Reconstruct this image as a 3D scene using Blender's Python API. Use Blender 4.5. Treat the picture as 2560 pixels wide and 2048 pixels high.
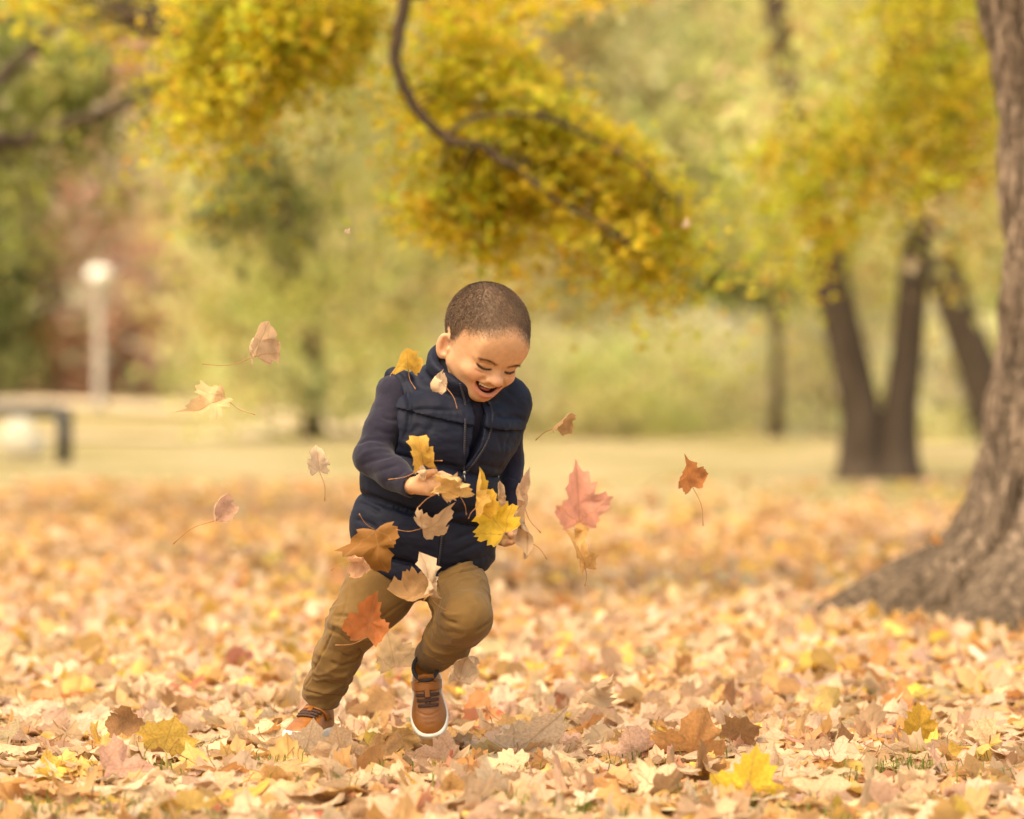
import bpy, math, random
import numpy as np
from mathutils import Vector, Matrix

# ------------------------------------------------------------------ camera, sky, sun, exposure
for o in list(bpy.data.objects):
    bpy.data.objects.remove(o, do_unlink=True)
SC = bpy.context.scene
COL = SC.collection
FPX = 7466.7            # focal length in photo pixels (photo 2560 wide)
CAM_D, CAM_H, HOR = 5.833, 0.6875, 960.0
cam_data = bpy.data.cameras.new('camera')
cam_data.lens = 105.0
cam_data.sensor_width = 36.0
cam_data.clip_end = 600.0
cam_data.shift_y = (HOR - 1024.0) / 2560.0
cam_data.dof.use_dof = True
cam_data.dof.focus_distance = CAM_D - 0.06
cam_data.dof.aperture_fstop = 2.1
cam_data.dof.aperture_blades = 0
cam = bpy.data.objects.new('camera', cam_data)
cam.location = (0, -CAM_D, CAM_H)
cam.rotation_euler = (math.radians(90), 0, 0)
COL.objects.link(cam)
SC.camera = cam

SUN_EL, SUN_AZ = math.radians(64), math.radians(-140)   # azimuth measured from +Y towards +X
world = bpy.data.worlds.new('World'); SC.world = world
world.use_nodes = True
wn = world.node_tree.nodes; wl = world.node_tree.links
sky = wn.new('ShaderNodeTexSky'); sky.sky_type = 'NISHITA'; sky.sun_disc = False
sky.sun_elevation = SUN_EL; sky.sun_rotation = SUN_AZ
sky.air_density = 1.0; sky.dust_density = 3.5; sky.ozone_density = 0.3
bg = wn['Background']; bg.inputs['Strength'].default_value = 0.15
wl.new(sky.outputs[0], bg.inputs['Color'])
sun_data = bpy.data.lights.new('sun', 'SUN')
sun_data.energy = 1.1; sun_data.angle = math.radians(60); sun_data.color = (1.0, 0.93, 0.84)
sun = bpy.data.objects.new('sun', sun_data)
sdir = Vector((math.sin(SUN_AZ) * math.cos(SUN_EL), math.cos(SUN_AZ) * math.cos(SUN_EL), math.sin(SUN_EL)))
sun.rotation_euler = (-sdir).to_track_quat('-Z', 'Y').to_euler()
sun.location = (0, -8, 12)
COL.objects.link(sun)
vs = SC.view_settings
vs.view_transform = 'Standard'; vs.look = 'None'; vs.gamma = 1.0; vs.exposure = 1.5
vs.use_white_balance = True; vs.white_balance_temperature = 9600; vs.white_balance_tint = 4
SC.cycles.use_denoising = True
SC.cycles.max_bounces = 4; SC.cycles.diffuse_bounces = 3; SC.cycles.glossy_bounces = 1
SC.cycles.use_adaptive_sampling = True; SC.cycles.adaptive_threshold = .02
SC.cycles.transmission_bounces = 2; SC.cycles.transparent_max_bounces = 2
SC.cycles.caustics_reflective = False; SC.cycles.caustics_refractive = False

# ------------------------------------------------------------------ helpers
def pt(px, py, y=0.0):
    """point at depth y (metres behind the boy) seen at photo pixel px, py"""
    k = (CAM_D + y) / FPX
    return np.array([(px - 1280.0) * k, y, CAM_H - (py - HOR) * k])

def W(px, py, ycm=0.0):
    return pt(px, py, ycm / 100.0)

def PX(n):            # photo pixels at the boy's distance -> metres
    return n * CAM_D / FPX

def link(o, parent=None):
    COL.objects.link(o)
    if parent is not None:
        o.parent = parent
    return o

def tag(o, label=None, cat=None, group=None, kind=None):
    if label: o['label'] = label
    if cat: o['category'] = cat
    if group: o['group'] = group
    if kind: o['kind'] = kind
    return o

def empty(name, loc=(0, 0, 0)):
    o = bpy.data.objects.new(name, None); o.location = loc
    o.empty_display_size = 0.1
    return link(o)

def mesh_np(name, V, faces_flat, loop_tot, mat=None, parent=None, col=None, smooth=True, uv=None):
    """fast mesh from numpy: V (n,3), flat vertex indices, loops per face (int or array)"""
    me = bpy.data.meshes.new(name)
    V = np.asarray(V, np.float32); faces_flat = np.asarray(faces_flat, np.int32).ravel()
    if np.isscalar(loop_tot):
        nf = len(faces_flat) // loop_tot
        tot = np.full(nf, loop_tot, np.int32)
    else:
        tot = np.asarray(loop_tot, np.int32); nf = len(tot)
    start = np.zeros(nf, np.int32); start[1:] = np.cumsum(tot)[:-1]
    me.vertices.add(len(V)); me.vertices.foreach_set('co', V.ravel())
    me.loops.add(len(faces_flat)); me.loops.foreach_set('vertex_index', faces_flat)
    me.polygons.add(nf); me.polygons.foreach_set('loop_start', start)
    try:
        me.polygons.foreach_set('loop_total', tot)
    except Exception:
        pass
    me.polygons.foreach_set('use_smooth', np.full(nf, bool(smooth)))
    if col is not None:
        a = me.color_attributes.new('Col', 'FLOAT_COLOR', 'POINT')
        c4 = np.ones((len(V), 4), np.float32); c4[:, :3] = col
        a.data.foreach_set('color', c4.ravel())
    if uv is not None:
        a = me.attributes.new('leafuv', 'FLOAT_VECTOR', 'POINT')
        u3 = np.zeros((len(V), 3), np.float32); u3[:, :uv.shape[1]] = uv
        a.data.foreach_set('vector', u3.ravel())
    me.update(calc_edges=True)
    if mat: me.materials.append(mat)
    o = bpy.data.objects.new(name, me)
    return link(o, parent)

class MB:
    """collects simple pieces into one mesh"""
    def __init__(s): s.V = []; s.F = []; s.T = []; s.n = 0
    def add(s, V, F):
        V = np.asarray(V, float)
        s.V.append(V)
        for f in F:
            s.F.extend([i + s.n for i in f]); s.T.append(len(f))
        s.n += len(V)
    def tube(s, pts, rad, n=8, cap=True, flat=None):
        pts = np.asarray(pts, float); m = len(pts)
        rad = np.broadcast_to(np.asarray(rad, float), (m,))
        tan = np.gradient(pts, axis=0); tan /= np.linalg.norm(tan, axis=1)[:, None] + 1e-12
        up = np.array([0.13, 0.21, 0.97]) if abs(tan[0][2]) < 0.9 else np.array([0.9, 0.3, 0.1])
        a = np.cross(tan[0], up); a /= np.linalg.norm(a)
        V = []
        for i in range(m):
            a = a - tan[i] * np.dot(a, tan[i]); a /= np.linalg.norm(a) + 1e-12
            b = np.cross(tan[i], a)
            th = np.linspace(0, 2 * np.pi, n, endpoint=False)
            V.append(pts[i] + rad[i] * (np.cos(th)[:, None] * a + np.sin(th)[:, None] * b))
        V = np.concatenate(V)
        F = [(i * n + j, i * n + (j + 1) % n, (i + 1) * n + (j + 1) % n, (i + 1) * n + j) for i in range(m - 1) for j in range(n)]
        if cap:
            F.append(tuple(range(n - 1, -1, -1))); F.append(tuple((m - 1) * n + j for j in range(n)))
        s.add(V, F)
    def box(s, c, h, R=None):
        c = np.asarray(c, float); h = np.asarray(h, float)
        g = np.array([[x, y, z] for x in (-1, 1) for y in (-1, 1) for z in (-1, 1)], float) * h
        if R is not None: g = g @ np.asarray(R).T
        s.add(g + c, [(0, 1, 3, 2), (4, 6, 7, 5), (0, 4, 5, 1), (2, 3, 7, 6), (0, 2, 6, 4), (1, 5, 7, 3)])
    def lathe(s, prof, c=(0, 0, 0), n=24):
        th = np.linspace(0, 2 * np.pi, n, endpoint=False); V = []
        for r, z in prof:
            V.append(np.stack([r * np.cos(th), r * np.sin(th), np.full(n, z)], 1))
        m = len(prof); V = np.concatenate(V) + np.asarray(c)
        F = [(i * n + j, i * n + (j + 1) % n, (i + 1) * n + (j + 1) % n, (i + 1) * n + j) for i in range(m - 1) for j in range(n)]
        F.append(tuple(range(n - 1, -1, -1))); F.append(tuple((m - 1) * n + j for j in range(n)))
        s.add(V, F)
    def build(s, name, mat, parent=None, smooth=True, col=None):
        return mesh_np(name, np.concatenate(s.V), s.F, s.T, mat, parent, smooth=smooth, col=col)

def smooth_path(pts, n=40):
    """Catmull-Rom through points"""
    pts = np.asarray(pts, float)
    P = np.vstack([2 * pts[0] - pts[1], pts, 2 * pts[-1] - pts[-2]])
    out = []; m = len(pts) - 1
    for t in np.linspace(0, m - 1e-9, n):
        i = int(t); f = t - i
        p0, p1, p2, p3 = P[i], P[i + 1], P[i + 2], P[i + 3]
        out.append(0.5 * ((2 * p1) + (-p0 + p2) * f + (2 * p0 - 5 * p1 + 4 * p2 - p3) * f * f + (-p0 + 3 * p1 - 3 * p2 + p3) * f ** 3))
    return np.array(out)

def vnoise(P, seed=0):
    """value noise, about -1..1"""
    P = np.asarray(P, float); I = np.floor(P).astype(np.int64); f = P - I
    f = f * f * (3 - 2 * f)
    def h(ix, iy, iz):
        x = (ix * 374761393 + iy * 668265263 + iz * 2147483647 + seed * 1274126177) & 0xffffffff
        x = ((x ^ (x >> 13)) * 1274126177) & 0xffffffff
        x = (x ^ (x >> 16)) & 0xffff
        return x / 32767.5 - 1.0
    r = 0
    for dx in (0, 1):
        for dy in (0, 1):
            for dz in (0, 1):
                w = (f[:, 0] if dx else 1 - f[:, 0]) * (f[:, 1] if dy else 1 - f[:, 1]) * (f[:, 2] if dz else 1 - f[:, 2])
                r = r + w * h(I[:, 0] + dx, I[:, 1] + dy, I[:, 2] + dz)
    return r

def fbm(P, octv=4, seed=0):
    r = 0; a = 1.0; P = np.asarray(P, float)
    for k in range(octv):
        r = r + a * vnoise(P * 2 ** k + 17.3 * k, seed + k); a *= 0.5
    return r

# ------------------------------------------------------------------ materials
def new_mat(name):
    m = bpy.data.materials.new(name); m.use_nodes = True
    nt = m.node_tree; return m, nt, nt.nodes['Principled BSDF']

def simple_mat(name, col, rough=0.6, noise=0.0, nscale=30.0, bump=0.0, bscale=200.0, spec=0.4, metallic=0.0, attr=False, sss=0.0, sheen=0.0, stretch=None):
    m, nt, b = new_mat(name)
    N, L = nt.nodes, nt.links
    b.inputs['Roughness'].default_value = rough
    b.inputs['Specular IOR Level'].default_value = spec
    b.inputs['Metallic'].default_value = metallic
    b.inputs['Base Color'].default_value = (*col, 1)
    tc = N.new('ShaderNodeTexCoord'); src = tc.outputs['Object']
    if stretch:
        mp = N.new('ShaderNodeMapping'); mp.inputs['Scale'].default_value = stretch
        L.new(src, mp.inputs['Vector']); src = mp.outputs[0]
    base = None
    if attr:
        at = N.new('ShaderNodeAttribute'); at.attribute_name = 'Col'; base = at.outputs['Color']
    if noise > 0:
        nz = N.new('ShaderNodeTexNoise'); nz.inputs['Scale'].default_value = nscale; nz.inputs['Detail'].default_value = 5
        L.new(src, nz.inputs['Vector'])
        mr = N.new('ShaderNodeMapRange'); mr.inputs[1].default_value = 0.3; mr.inputs[2].default_value = 0.7
        mr.inputs[3].default_value = 1 - noise; mr.inputs[4].default_value = 1 + noise
        L.new(nz.outputs[0], mr.inputs[0])
        mx = N.new('ShaderNodeVectorMath'); mx.operation = 'SCALE'
        if base is not None: L.new(base, mx.inputs[0])
        else: mx.inputs[0].default_value = col
        L.new(mr.outputs[0], mx.inputs['Scale']); base = mx.outputs[0]
    if base is not None: L.new(base, b.inputs['Base Color'])
    if bump > 0:
        nb = N.new('ShaderNodeTexNoise'); nb.inputs['Scale'].default_value = bscale; nb.inputs['Detail'].default_value = 4
        L.new(src, nb.inputs['Vector'])
        bp = N.new('ShaderNodeBump'); bp.inputs['Strength'].default_value = bump; bp.inputs['Distance'].default_value = 0.003
        L.new(nb.outputs[0], bp.inputs['Height']); L.new(bp.outputs[0], b.inputs['Normal'])
    if sss > 0:
        b.inputs['Subsurface Weight'].default_value = sss
        b.inputs['Subsurface Radius'].default_value = (1.0, 0.35, 0.2)
        b.inputs['Subsurface Scale'].default_value = 0.006
    if sheen > 0:
        b.inputs['Sheen Weight'].default_value = sheen; b.inputs['Sheen Roughness'].default_value = 0.5
    return m
# ------------------------------------------------------------------ sculpting by distance fields
def smin(a, b, k):
    if k <= 0: return np.minimum(a, b)
    h = np.clip(0.5 + 0.5 * (b - a) / k, 0, 1)
    return b * (1 - h) + a * h - k * h * (1 - h)

def smax(a, b, k):
    return -smin(-a, -b, k)

def cone(a, b, ra, rb):
    a = np.asarray(a, float); b = np.asarray(b, float); ab = b - a; L2 = ab @ ab + 1e-12
    def f(P):
        t = np.clip(((P - a) @ ab) / L2, 0, 1)
        return np.linalg.norm(P - a - t[:, None] * ab, axis=1) - (ra + (rb - ra) * t)
    return f

def ell(c, r, R=None):
    c = np.asarray(c, float); r = np.asarray(r, float)
    def f(P):
        q = P - c
        if R is not None: q = q @ R
        k0 = np.linalg.norm(q / r, axis=1); k1 = np.linalg.norm(q / (r * r), axis=1) + 1e-9
        return k0 * (k0 - 1.0) / k1
    return f

class Field:
    """ordered list of (function, blend, op); op +1 union, -1 cut"""
    def __init__(s): s.p = []
    def add(s, f, k=0.0, op=1): s.p.append((f, k, op)); return s
    def sub(s, f, k=0.0): return s.add(f, k, -1)
    def chain(s, pts, rads, k):
        for i in range(len(pts) - 1): s.add(cone(pts[i], pts[i + 1], rads[i], rads[i + 1]), k)
        return s
    def ev(s, P, use=None):
        d = np.full(len(P), 1.0)
        for i, (f, k, op) in enumerate(s.p):
            if use is not None and not use[i]: continue
            v = f(P)
            d = smin(d, v, k) if op > 0 else smax(d, -v, k)
        return d

def mesh_field(F, lo, hi, h, B=8, slack=1.4, soft=1):
    lo = np.asarray(lo, float); hi = np.asarray(hi, float)
    nb = np.ceil((hi - lo) / (h * B)).astype(int) + 1
    n = nb * B
    g = np.stack(np.meshgrid(*[np.arange(m) for m in nb], indexing='ij'), -1).reshape(-1, 3)
    cen = lo + (g * B + (B - 1) / 2.0) * h
    rho = h * B * 0.87
    pv = []
    d = np.full(len(cen), 1.0)
    for f, k, op in F.p:
        v = f(cen); pv.append(v)
        d = smin(d, v, k) if op > 0 else smax(d, -v, k)
    pv = np.array(pv); kk = np.array([p[1] for p in F.p])
    D = np.repeat(np.repeat(np.repeat(d.reshape(nb).astype(np.float32), B, 0), B, 1), B, 2)
    act = np.where(np.abs(d) < rho * slack + 0.004)[0]
    loc = np.stack(np.meshgrid(*[np.arange(B)] * 3, indexing='ij'), -1).reshape(-1, 3)
    for b in act:
        P = lo + (g[b] * B + loc) * h
        use = pv[:, b] - rho * slack < kk + 3 * h
        use[0] = True
        v = F.ev(P, use)
        i, j, k = g[b] * B
        D[i:i + B, j:j + B, k:k + B] = v.reshape(B, B, B)
    S = D < 0
    c = np.zeros(n - 1, np.int8)
    for dx in (0, 1):
        for dy in (0, 1):
            for dz in (0, 1):
                c += S[dx:n[0] - 1 + dx, dy:n[1] - 1 + dy, dz:n[2] - 1 + dz]
    cell = (c > 0) & (c < 8)
    idx = np.argwhere(cell)
    vid = np.full(cell.shape, -1, np.int32); vid[cell] = np.arange(len(idx))
    acc = np.zeros((len(idx), 3)); cnt = np.zeros(len(idx))
    corners = [(x, y, z) for x in (0, 1) for y in (0, 1) for z in (0, 1)]
    val = {q: D[idx[:, 0] + q[0], idx[:, 1] + q[1], idx[:, 2] + q[2]] for q in corners}
    for q in corners:
        for ax in range(3):
            if q[ax] == 0:
                r = list(q); r[ax] = 1; r = tuple(r)
                a, b_ = val[q], val[r]
                m = (a < 0) != (b_ < 0)
                t = np.where(m, a / np.where(m, a - b_, 1), 0)
                p = np.tile(np.array(q, float), (len(idx), 1)); p[:, ax] += t
                acc[m] += p[m]; cnt[m] += 1
    V = lo + (idx + acc / np.maximum(cnt, 1)[:, None]) * h
    quads = []
    for ax in range(3):
        o1, o2 = [(1, 2), (2, 0), (0, 1)][ax]
        sl0 = [slice(1, None)] * 3; sl1 = [slice(1, None)] * 3
        A = S; 
        sA = [slice(1, n[k] - 1) for k in range(3)]; sB = list(sA)
        sA[ax] = slice(0, n[ax] - 1); sB[ax] = slice(1, n[ax])
        a, b_ = S[tuple(sA)], S[tuple(sB)]
        e = np.argwhere(a != b_)
        if len(e) == 0: continue
        inside = a[tuple(e.T)]
        for k in range(3):
            if k != ax: e[:, k] += 1
        def cv(d1, d2):
            q = e.copy(); q[:, o1] += d1; q[:, o2] += d2
            return vid[q[:, 0], q[:, 1], q[:, 2]]
        f = np.stack([cv(-1, -1), cv(0, -1), cv(0, 0), cv(-1, 0)], 1)
        f[~inside] = f[~inside][:, ::-1]
        quads.append(f)
    Q = np.concatenate(quads); Q = Q[(Q >= 0).all(1)]
    V = relax(V, Q, soft, .45)
    return V, Q

def grad(F, V, e):
    G = np.zeros_like(V)
    for a in range(3):
        q = np.zeros(3); q[a] = e
        G[:, a] = (F.ev(V + q) - F.ev(V - q)) / (2 * e)
    return G

def normals(V, Q):
    n = np.cross(V[Q[:, 2]] - V[Q[:, 0]], V[Q[:, 3]] - V[Q[:, 1]])
    N = np.zeros_like(V)
    for a in range(3):
        for k in range(4): N[:, a] += np.bincount(Q[:, k], n[:, a], len(V))
    return N / (np.linalg.norm(N, axis=1)[:, None] + 1e-12)

def relax(V, Q, it=1, lam=0.5):
    for _ in range(it):
        S = np.zeros_like(V); c = np.zeros(len(V))
        for k in range(4):
            for m in (1, 3):
                B_ = V[Q[:, (k + m) % 4]]; c += np.bincount(Q[:, k], None, len(V))
                for a in range(3): S[:, a] += np.bincount(Q[:, k], B_[:, a], len(V))
        V = V + lam * (S / np.maximum(c, 1)[:, None] - V)
    return V

CAMP = np.array([0, -CAM_D, CAM_H])
def hit(F, pxy, start=-0.55, lift=0.0):
    """points on a field's front surface under photo pixels"""
    pxy = np.asarray(pxy, float)
    T = np.stack([(pxy[:, 0] - 1280) / FPX, np.ones(len(pxy)), -(pxy[:, 1] - HOR) / FPX], 1)
    P = CAMP + T * (CAM_D + start)
    for _ in range(90):
        d = F.ev(P); P = P + T * np.clip(d * 0.7, -0.02, 0.05)[:, None]
        if np.abs(d).max() < 2e-4: break
    return P - T * lift

def trace_line(F, pxy, n=24, lift=0.0):
    dense = smooth_path(np.asarray(pxy, float), n)
    P = hit(F, dense, lift=lift)
    ok = np.abs(F.ev(P + (P - CAMP) / np.linalg.norm(P - CAMP, axis=1)[:, None] * lift)) < .002
    return P[ok]

def seg_dist(V, pts):
    pts = np.asarray(pts, float)
    best = np.full(len(V), 1e9); bt = np.zeros(len(V)); m = len(pts) - 1
    for i in range(m):
        a, b = pts[i], pts[i + 1]; ab = b - a
        t = np.clip(((V - a) @ ab) / (ab @ ab + 1e-12), 0, 1)
        d = np.linalg.norm(V - a - t[:, None] * ab, axis=1)
        u = d < best; best[u] = d[u]; bt[u] = (i + t[u]) / m
    return best, bt

def stroke(V, N, pts, amp, w, taper=True):
    """push the surface in (amp<0) or out along a line"""
    pts = np.asarray(pts, float)
    if len(pts) < 3: return V
    m = ((V > pts.min(0) - 3 * w) & (V < pts.max(0) + 3 * w)).all(1)
    if not m.any(): return V
    d, t = seg_dist(V[m], pts)
    s = amp * np.exp(-(d / w) ** 2)
    if taper: s = s * np.clip(np.sin(np.pi * np.clip(t * 0.92 + 0.04, 0, 1)) * 1.6, 0, 1)
    V = V.copy(); V[m] += N[m] * s[:, None]
    return V

def paint(C, V, pts, w, col, a=1.0):
    pts = np.atleast_2d(np.asarray(pts, float))
    if len(pts) == 1: d = np.linalg.norm(V - pts[0], axis=1)
    else: d, _ = seg_dist(V, pts)
    k = (a * np.exp(-(d / w) ** 2))[:, None]
    return C * (1 - k) + np.asarray(col) * k

# ------------------------------------------------------------------ ground
def sstep(a, b, x):
    t = np.clip((x - a) / (b - a), 0, 1); return t * t * (3 - 2 * t)
def gh(x, y):
    x = np.asarray(x, float); y = np.asarray(y, float)
    k = 1 - sstep(-6, 8, x - .05 * y)
    far = sstep(26, 75, y) * (.62 * k + .05)
    return -.075 * (1 - sstep(9, 16, y)) + far + .02 * np.sin(x * 1.3 + y * .7) * sstep(8, 14, y) + .03 * np.sin(y * .31 + 1) * sstep(10, 20, y)

def ground_mat():
    m, nt, b = new_mat('ground'); N, L = nt.nodes, nt.links
    tc = N.new('ShaderNodeTexCoord')
    def noise(scale, det=5, stretch=None):
        n = N.new('ShaderNodeTexNoise'); n.inputs['Scale'].default_value = scale; n.inputs['Detail'].default_value = det
        src = tc.outputs['Object']
        if stretch:
            mp = N.new('ShaderNodeMapping'); mp.inputs['Scale'].default_value = stretch; L.new(src, mp.inputs[0]); src = mp.outputs[0]
        L.new(src, n.inputs['Vector']); return n.outputs[0]
    def ramp(fac, stops):
        r = N.new('ShaderNodeValToRGB'); L.new(fac, r.inputs[0])
        while len(r.color_ramp.elements) < len(stops): r.color_ramp.elements.new(.5)
        for e, (p, c) in zip(r.color_ramp.elements, stops): e.position = p; e.color = (*c, 1)
        return r.outputs[0]
    lawn = ramp(noise(.55, 6), [(.28, (.19, .165, .06)), (.45, (.27, .22, .105)), (.58, (.36, .285, .17)), (.74, (.23, .20, .08))])
    soil = ramp(noise(9, 8), [(.3, (.22, .14, .07)), (.5, (.42, .28, .15)), (.7, (.34, .27, .11))])
    sp = N.new('ShaderNodeSeparateXYZ'); L.new(tc.outputs['Object'], sp.inputs[0])
    mr = N.new('ShaderNodeMapRange'); mr.inputs[1].default_value = 8.0; mr.inputs[2].default_value = 13.5
    ad = N.new('ShaderNodeMath'); ad.operation = 'MULTIPLY_ADD'; ad.inputs[1].default_value = 5.0
    L.new(noise(.8, 4), ad.inputs[0]); L.new(sp.outputs[1], ad.inputs[2]); L.new(ad.outputs[0], mr.inputs[0])
    mx = N.new('ShaderNodeMix'); mx.data_type = 'RGBA'
    L.new(mr.outputs[0], mx.inputs[0]); L.new(soil, mx.inputs[6]); L.new(lawn, mx.inputs[7])
    L.new(mx.outputs[2], b.inputs['Base Color'])
    b.inputs['Roughness'].default_value = .95; b.inputs['Specular IOR Level'].default_value = .1
    bp = N.new('ShaderNodeBump'); bp.inputs['Strength'].default_value = .5; bp.inputs['Distance'].default_value = .03
    L.new(noise(40, 6), bp.inputs['Height']); L.new(bp.outputs[0], b.inputs['Normal'])
    return m
gx = np.concatenate([np.linspace(-220, -20, 30), np.linspace(-18, 18, 73), np.linspace(20, 220, 30)])
gy = np.concatenate([np.linspace(-40, -8, 8), np.linspace(-7, 60, 135), np.linspace(63, 320, 50)])
GX, GY = np.meshgrid(gx, gy); nx_, ny_ = len(gx), len(gy)
gv = np.stack([GX, GY, gh(GX, GY)], -1).reshape(-1, 3)
ii = np.arange(nx_ * ny_).reshape(ny_, nx_)
gq = np.stack([ii[:-1, :-1], ii[:-1, 1:], ii[1:, 1:], ii[1:, :-1]], -1).reshape(-1, 4)
tag(mesh_np('ground', gv, gq, 4, ground_mat()), kind='structure')
# pale gravel path crossing the lawn
def ribbon(name, pts, half, lift, mat):
    p = smooth_path(pts, 60); t = np.gradient(p, axis=0); t /= np.linalg.norm(t, axis=1)[:, None]
    nrm = np.stack([-t[:, 1], t[:, 0]], 1); cols = np.linspace(-half, half, 7)
    v = [];
    for i in range(len(p)):
        for c in cols:
            x, y = p[i] + nrm[i] * c; v.append((x, y, gh(x, y) + lift))
    k = len(cols); f = [(i * k + j, (i + 1) * k + j, (i + 1) * k + j + 1, i * k + j + 1) for i in range(len(p) - 1) for j in range(k - 1)]
    return mesh_np(name, np.array(v), np.array(f), 4, mat)
path_mat = simple_mat('pale_gravel', (.58, .46, .34), .95, noise=.12, nscale=3, bump=.2, bscale=60, spec=.1)
tag(ribbon('path', [(-34, 24), (-16, 28), (-7, 30.5), (-3.4, 33.5), (-2.6, 38), (-6, 46), (-14, 60)], .9, .03, path_mat), kind='structure')

# ------------------------------------------------------------------ foliage
def leaf_mat(name='foliage', trans=.62, rough=.6):
    m, nt, b = new_mat(name); N, L = nt.nodes, nt.links
    at = N.new('ShaderNodeAttribute'); at.attribute_name = 'Col'
    L.new(at.outputs['Color'], b.inputs['Base Color']); b.inputs['Roughness'].default_value = rough
    b.inputs['Specular IOR Level'].default_value = .25
    tr_ = N.new('ShaderNodeBsdfTranslucent'); L.new(at.outputs['Color'], tr_.inputs['Color'])
    mx = N.new('ShaderNodeMixShader'); mx.inputs[0].default_value = trans
    L.new(b.outputs[0], mx.inputs[1]); L.new(tr_.outputs[0], mx.inputs[2])
    L.new(mx.outputs[0], nt.nodes['Material Output'].inputs['Surface'])
    return m
FOL = leaf_mat()
STAR = np.array([(0, 0), (.22, -.10), (.42, .02), (.36, .2), (.62, .36), (.3, .48), (.26, .66), (0, 1.0), (-.26, .66), (-.3, .48), (-.62, .36), (-.36, .2), (-.42, .02), (-.22, -.10)])
DIAM = np.array([(0, 0), (.34, .45), (0, 1.0), (-.34, .45)])
OVAL = np.array([(0, 0), (.42, .42), (0, 1.0), (-.42, .42)])
def leaf_cloud(name, P, size, colr, parent, shape=DIAM, rng=None, flat=.6, mat=None):
    """one small bent face per leaf, at points P"""
    n = len(P); k = len(shape)
    nrm = rng.normal(0, 1, (n, 3)); nrm[:, 2] = np.abs(nrm[:, 2]) * flat + .25; nrm /= np.linalg.norm(nrm, axis=1)[:, None]
    t = rng.normal(0, 1, (n, 3)); t[:, 2] -= .6; t -= nrm * (t * nrm).sum(1)[:, None]; t /= np.linalg.norm(t, axis=1)[:, None] + 1e-9
    b = np.cross(nrm, t)
    s = size * rng.uniform(.65, 1.25, n)
    sh = shape - np.array([0, .4])
    bend = rng.uniform(-.5, .9, n)
    V = P[:, None, :] + s[:, None, None] * (sh[None, :, 0, None] * b[:, None, :] + sh[None, :, 1, None] * t[:, None, :] - (bend[:, None] * (sh[None, :, 0] ** 2 + .5 * sh[None, :, 1] ** 2))[:, :, None] * nrm[:, None, :])
    V = V.reshape(-1, 3)
    if k == 4:
        F = np.arange(n * 4).reshape(n, 4); tot = 4
    else:
        tri = np.array([(0, i, i + 1) for i in range(1, k - 1)])
        F = (np.arange(n) * k)[:, None, None] + tri[None]; tot = 3
    o = mesh_np(name, V, F.reshape(-1), tot, mat or FOL, parent, col=np.repeat(colr, k, 0), smooth=False)
    o['kind'] = 'stuff'
    return o
def pal(rng, n, cols, w=None, jit=.18):
    cols = np.array(cols); i = rng.choice(len(cols), n, p=None if w is None else np.array(w) / sum(w))
    c = cols[i] * rng.lognormal(0, jit, (n, 1)) * rng.lognormal(0, .06, (n, 3))
    return np.clip(c, .004, .85)
BARK_FAR = simple_mat('dark_bark', (.085, .058, .042), .95, noise=.35, nscale=8, bump=.6, bscale=30, spec=.1, stretch=(3, 3, .6))
def tree(name, label, px, d, height, rc, z0, cols, w, seed, nclump=90, per=60, leaf=.2, trunk_r=.12, spread=.42, cat='tree', group=None, lean=0.0, crad=.5):
    """px: photo pixel column, d: metres from the camera"""
    rng = np.random.default_rng(seed)
    x = (px - 1280) / FPX * d; y = d - CAM_D; g = float(gh(x, y))
    root = empty(name, (x, y, g)); tag(root, label, cat, group)
    mb = MB(); zc = (z0 + height) / 2
    p = smooth_path([(0, 0, -.1), (lean * .3, 0, height * .25), (lean * .7, .1, height * .55), (lean, 0, height * .85)], 14)
    mb.tube(p, np.linspace(trunk_r, trunk_r * .25, 14) * np.concatenate([[1.6, 1.2], np.ones(12)]), 10)
    # clumps inside an egg-shaped crown
    u = rng.normal(0, 1, (nclump, 3)); u /= np.linalg.norm(u, axis=1)[:, None]
    zz = rng.uniform(z0, height, nclump); k = (zz - z0) / (height - z0)
    prof = np.sqrt(np.clip(1 - np.clip((k - .45) / .58, 0, 1) ** 2, .02, 1)) * (.82 + .18 * np.clip(k / .25, 0, 1))
    r = rng.random(nclump) ** .5; az = rng.uniform(0, 2 * np.pi, nclump)
    cl = np.stack([np.cos(az) * r * rc * prof + lean * .7, np.sin(az) * r * rc * prof, zz], 1)
    for c in cl[rng.choice(nclump, min(9, nclump), replace=False)]:
        k = np.clip((c[2] - .3 * rc) / height, .12, .8); s0 = p[int(k * 13)]
        mb.tube(smooth_path([s0, (s0 + c) / 2 + np.array([0, 0, .15 * rc]), c], 7), np.linspace(trunk_r * .35, .02, 7), 6)
    t = mb.build('trunk', BARK_FAR, root)
    pts = np.repeat(cl, per, 0) + rng.normal(0, 1, (nclump * per, 3)) * np.array([crad, crad, crad * .62])
    pts[:, 2] = np.maximum(pts[:, 2], .06)
    cc = pal(rng, nclump, cols, w, .12)
    col = np.repeat(cc, per, 0) * rng.lognormal(0, .14, (nclump * per, 1)) * rng.lognormal(0, .07, (nclump * per, 3))
    leaf_cloud('crown', pts, leaf, np.clip(col, .004, .8), root, DIAM, rng)
    return root
YG = (.57, .56, .21); YP = (.73, .65, .33); YO = (.54, .37, .09); GR = (.26, .29, .12); DG = (.15, .17, .07); TN = (.58, .46, .29); RD = (.90, .47, .36); PK = (.92, .64, .50); OL = (.36, .36, .15)
GB = 'autumn trees across the park'
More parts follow.
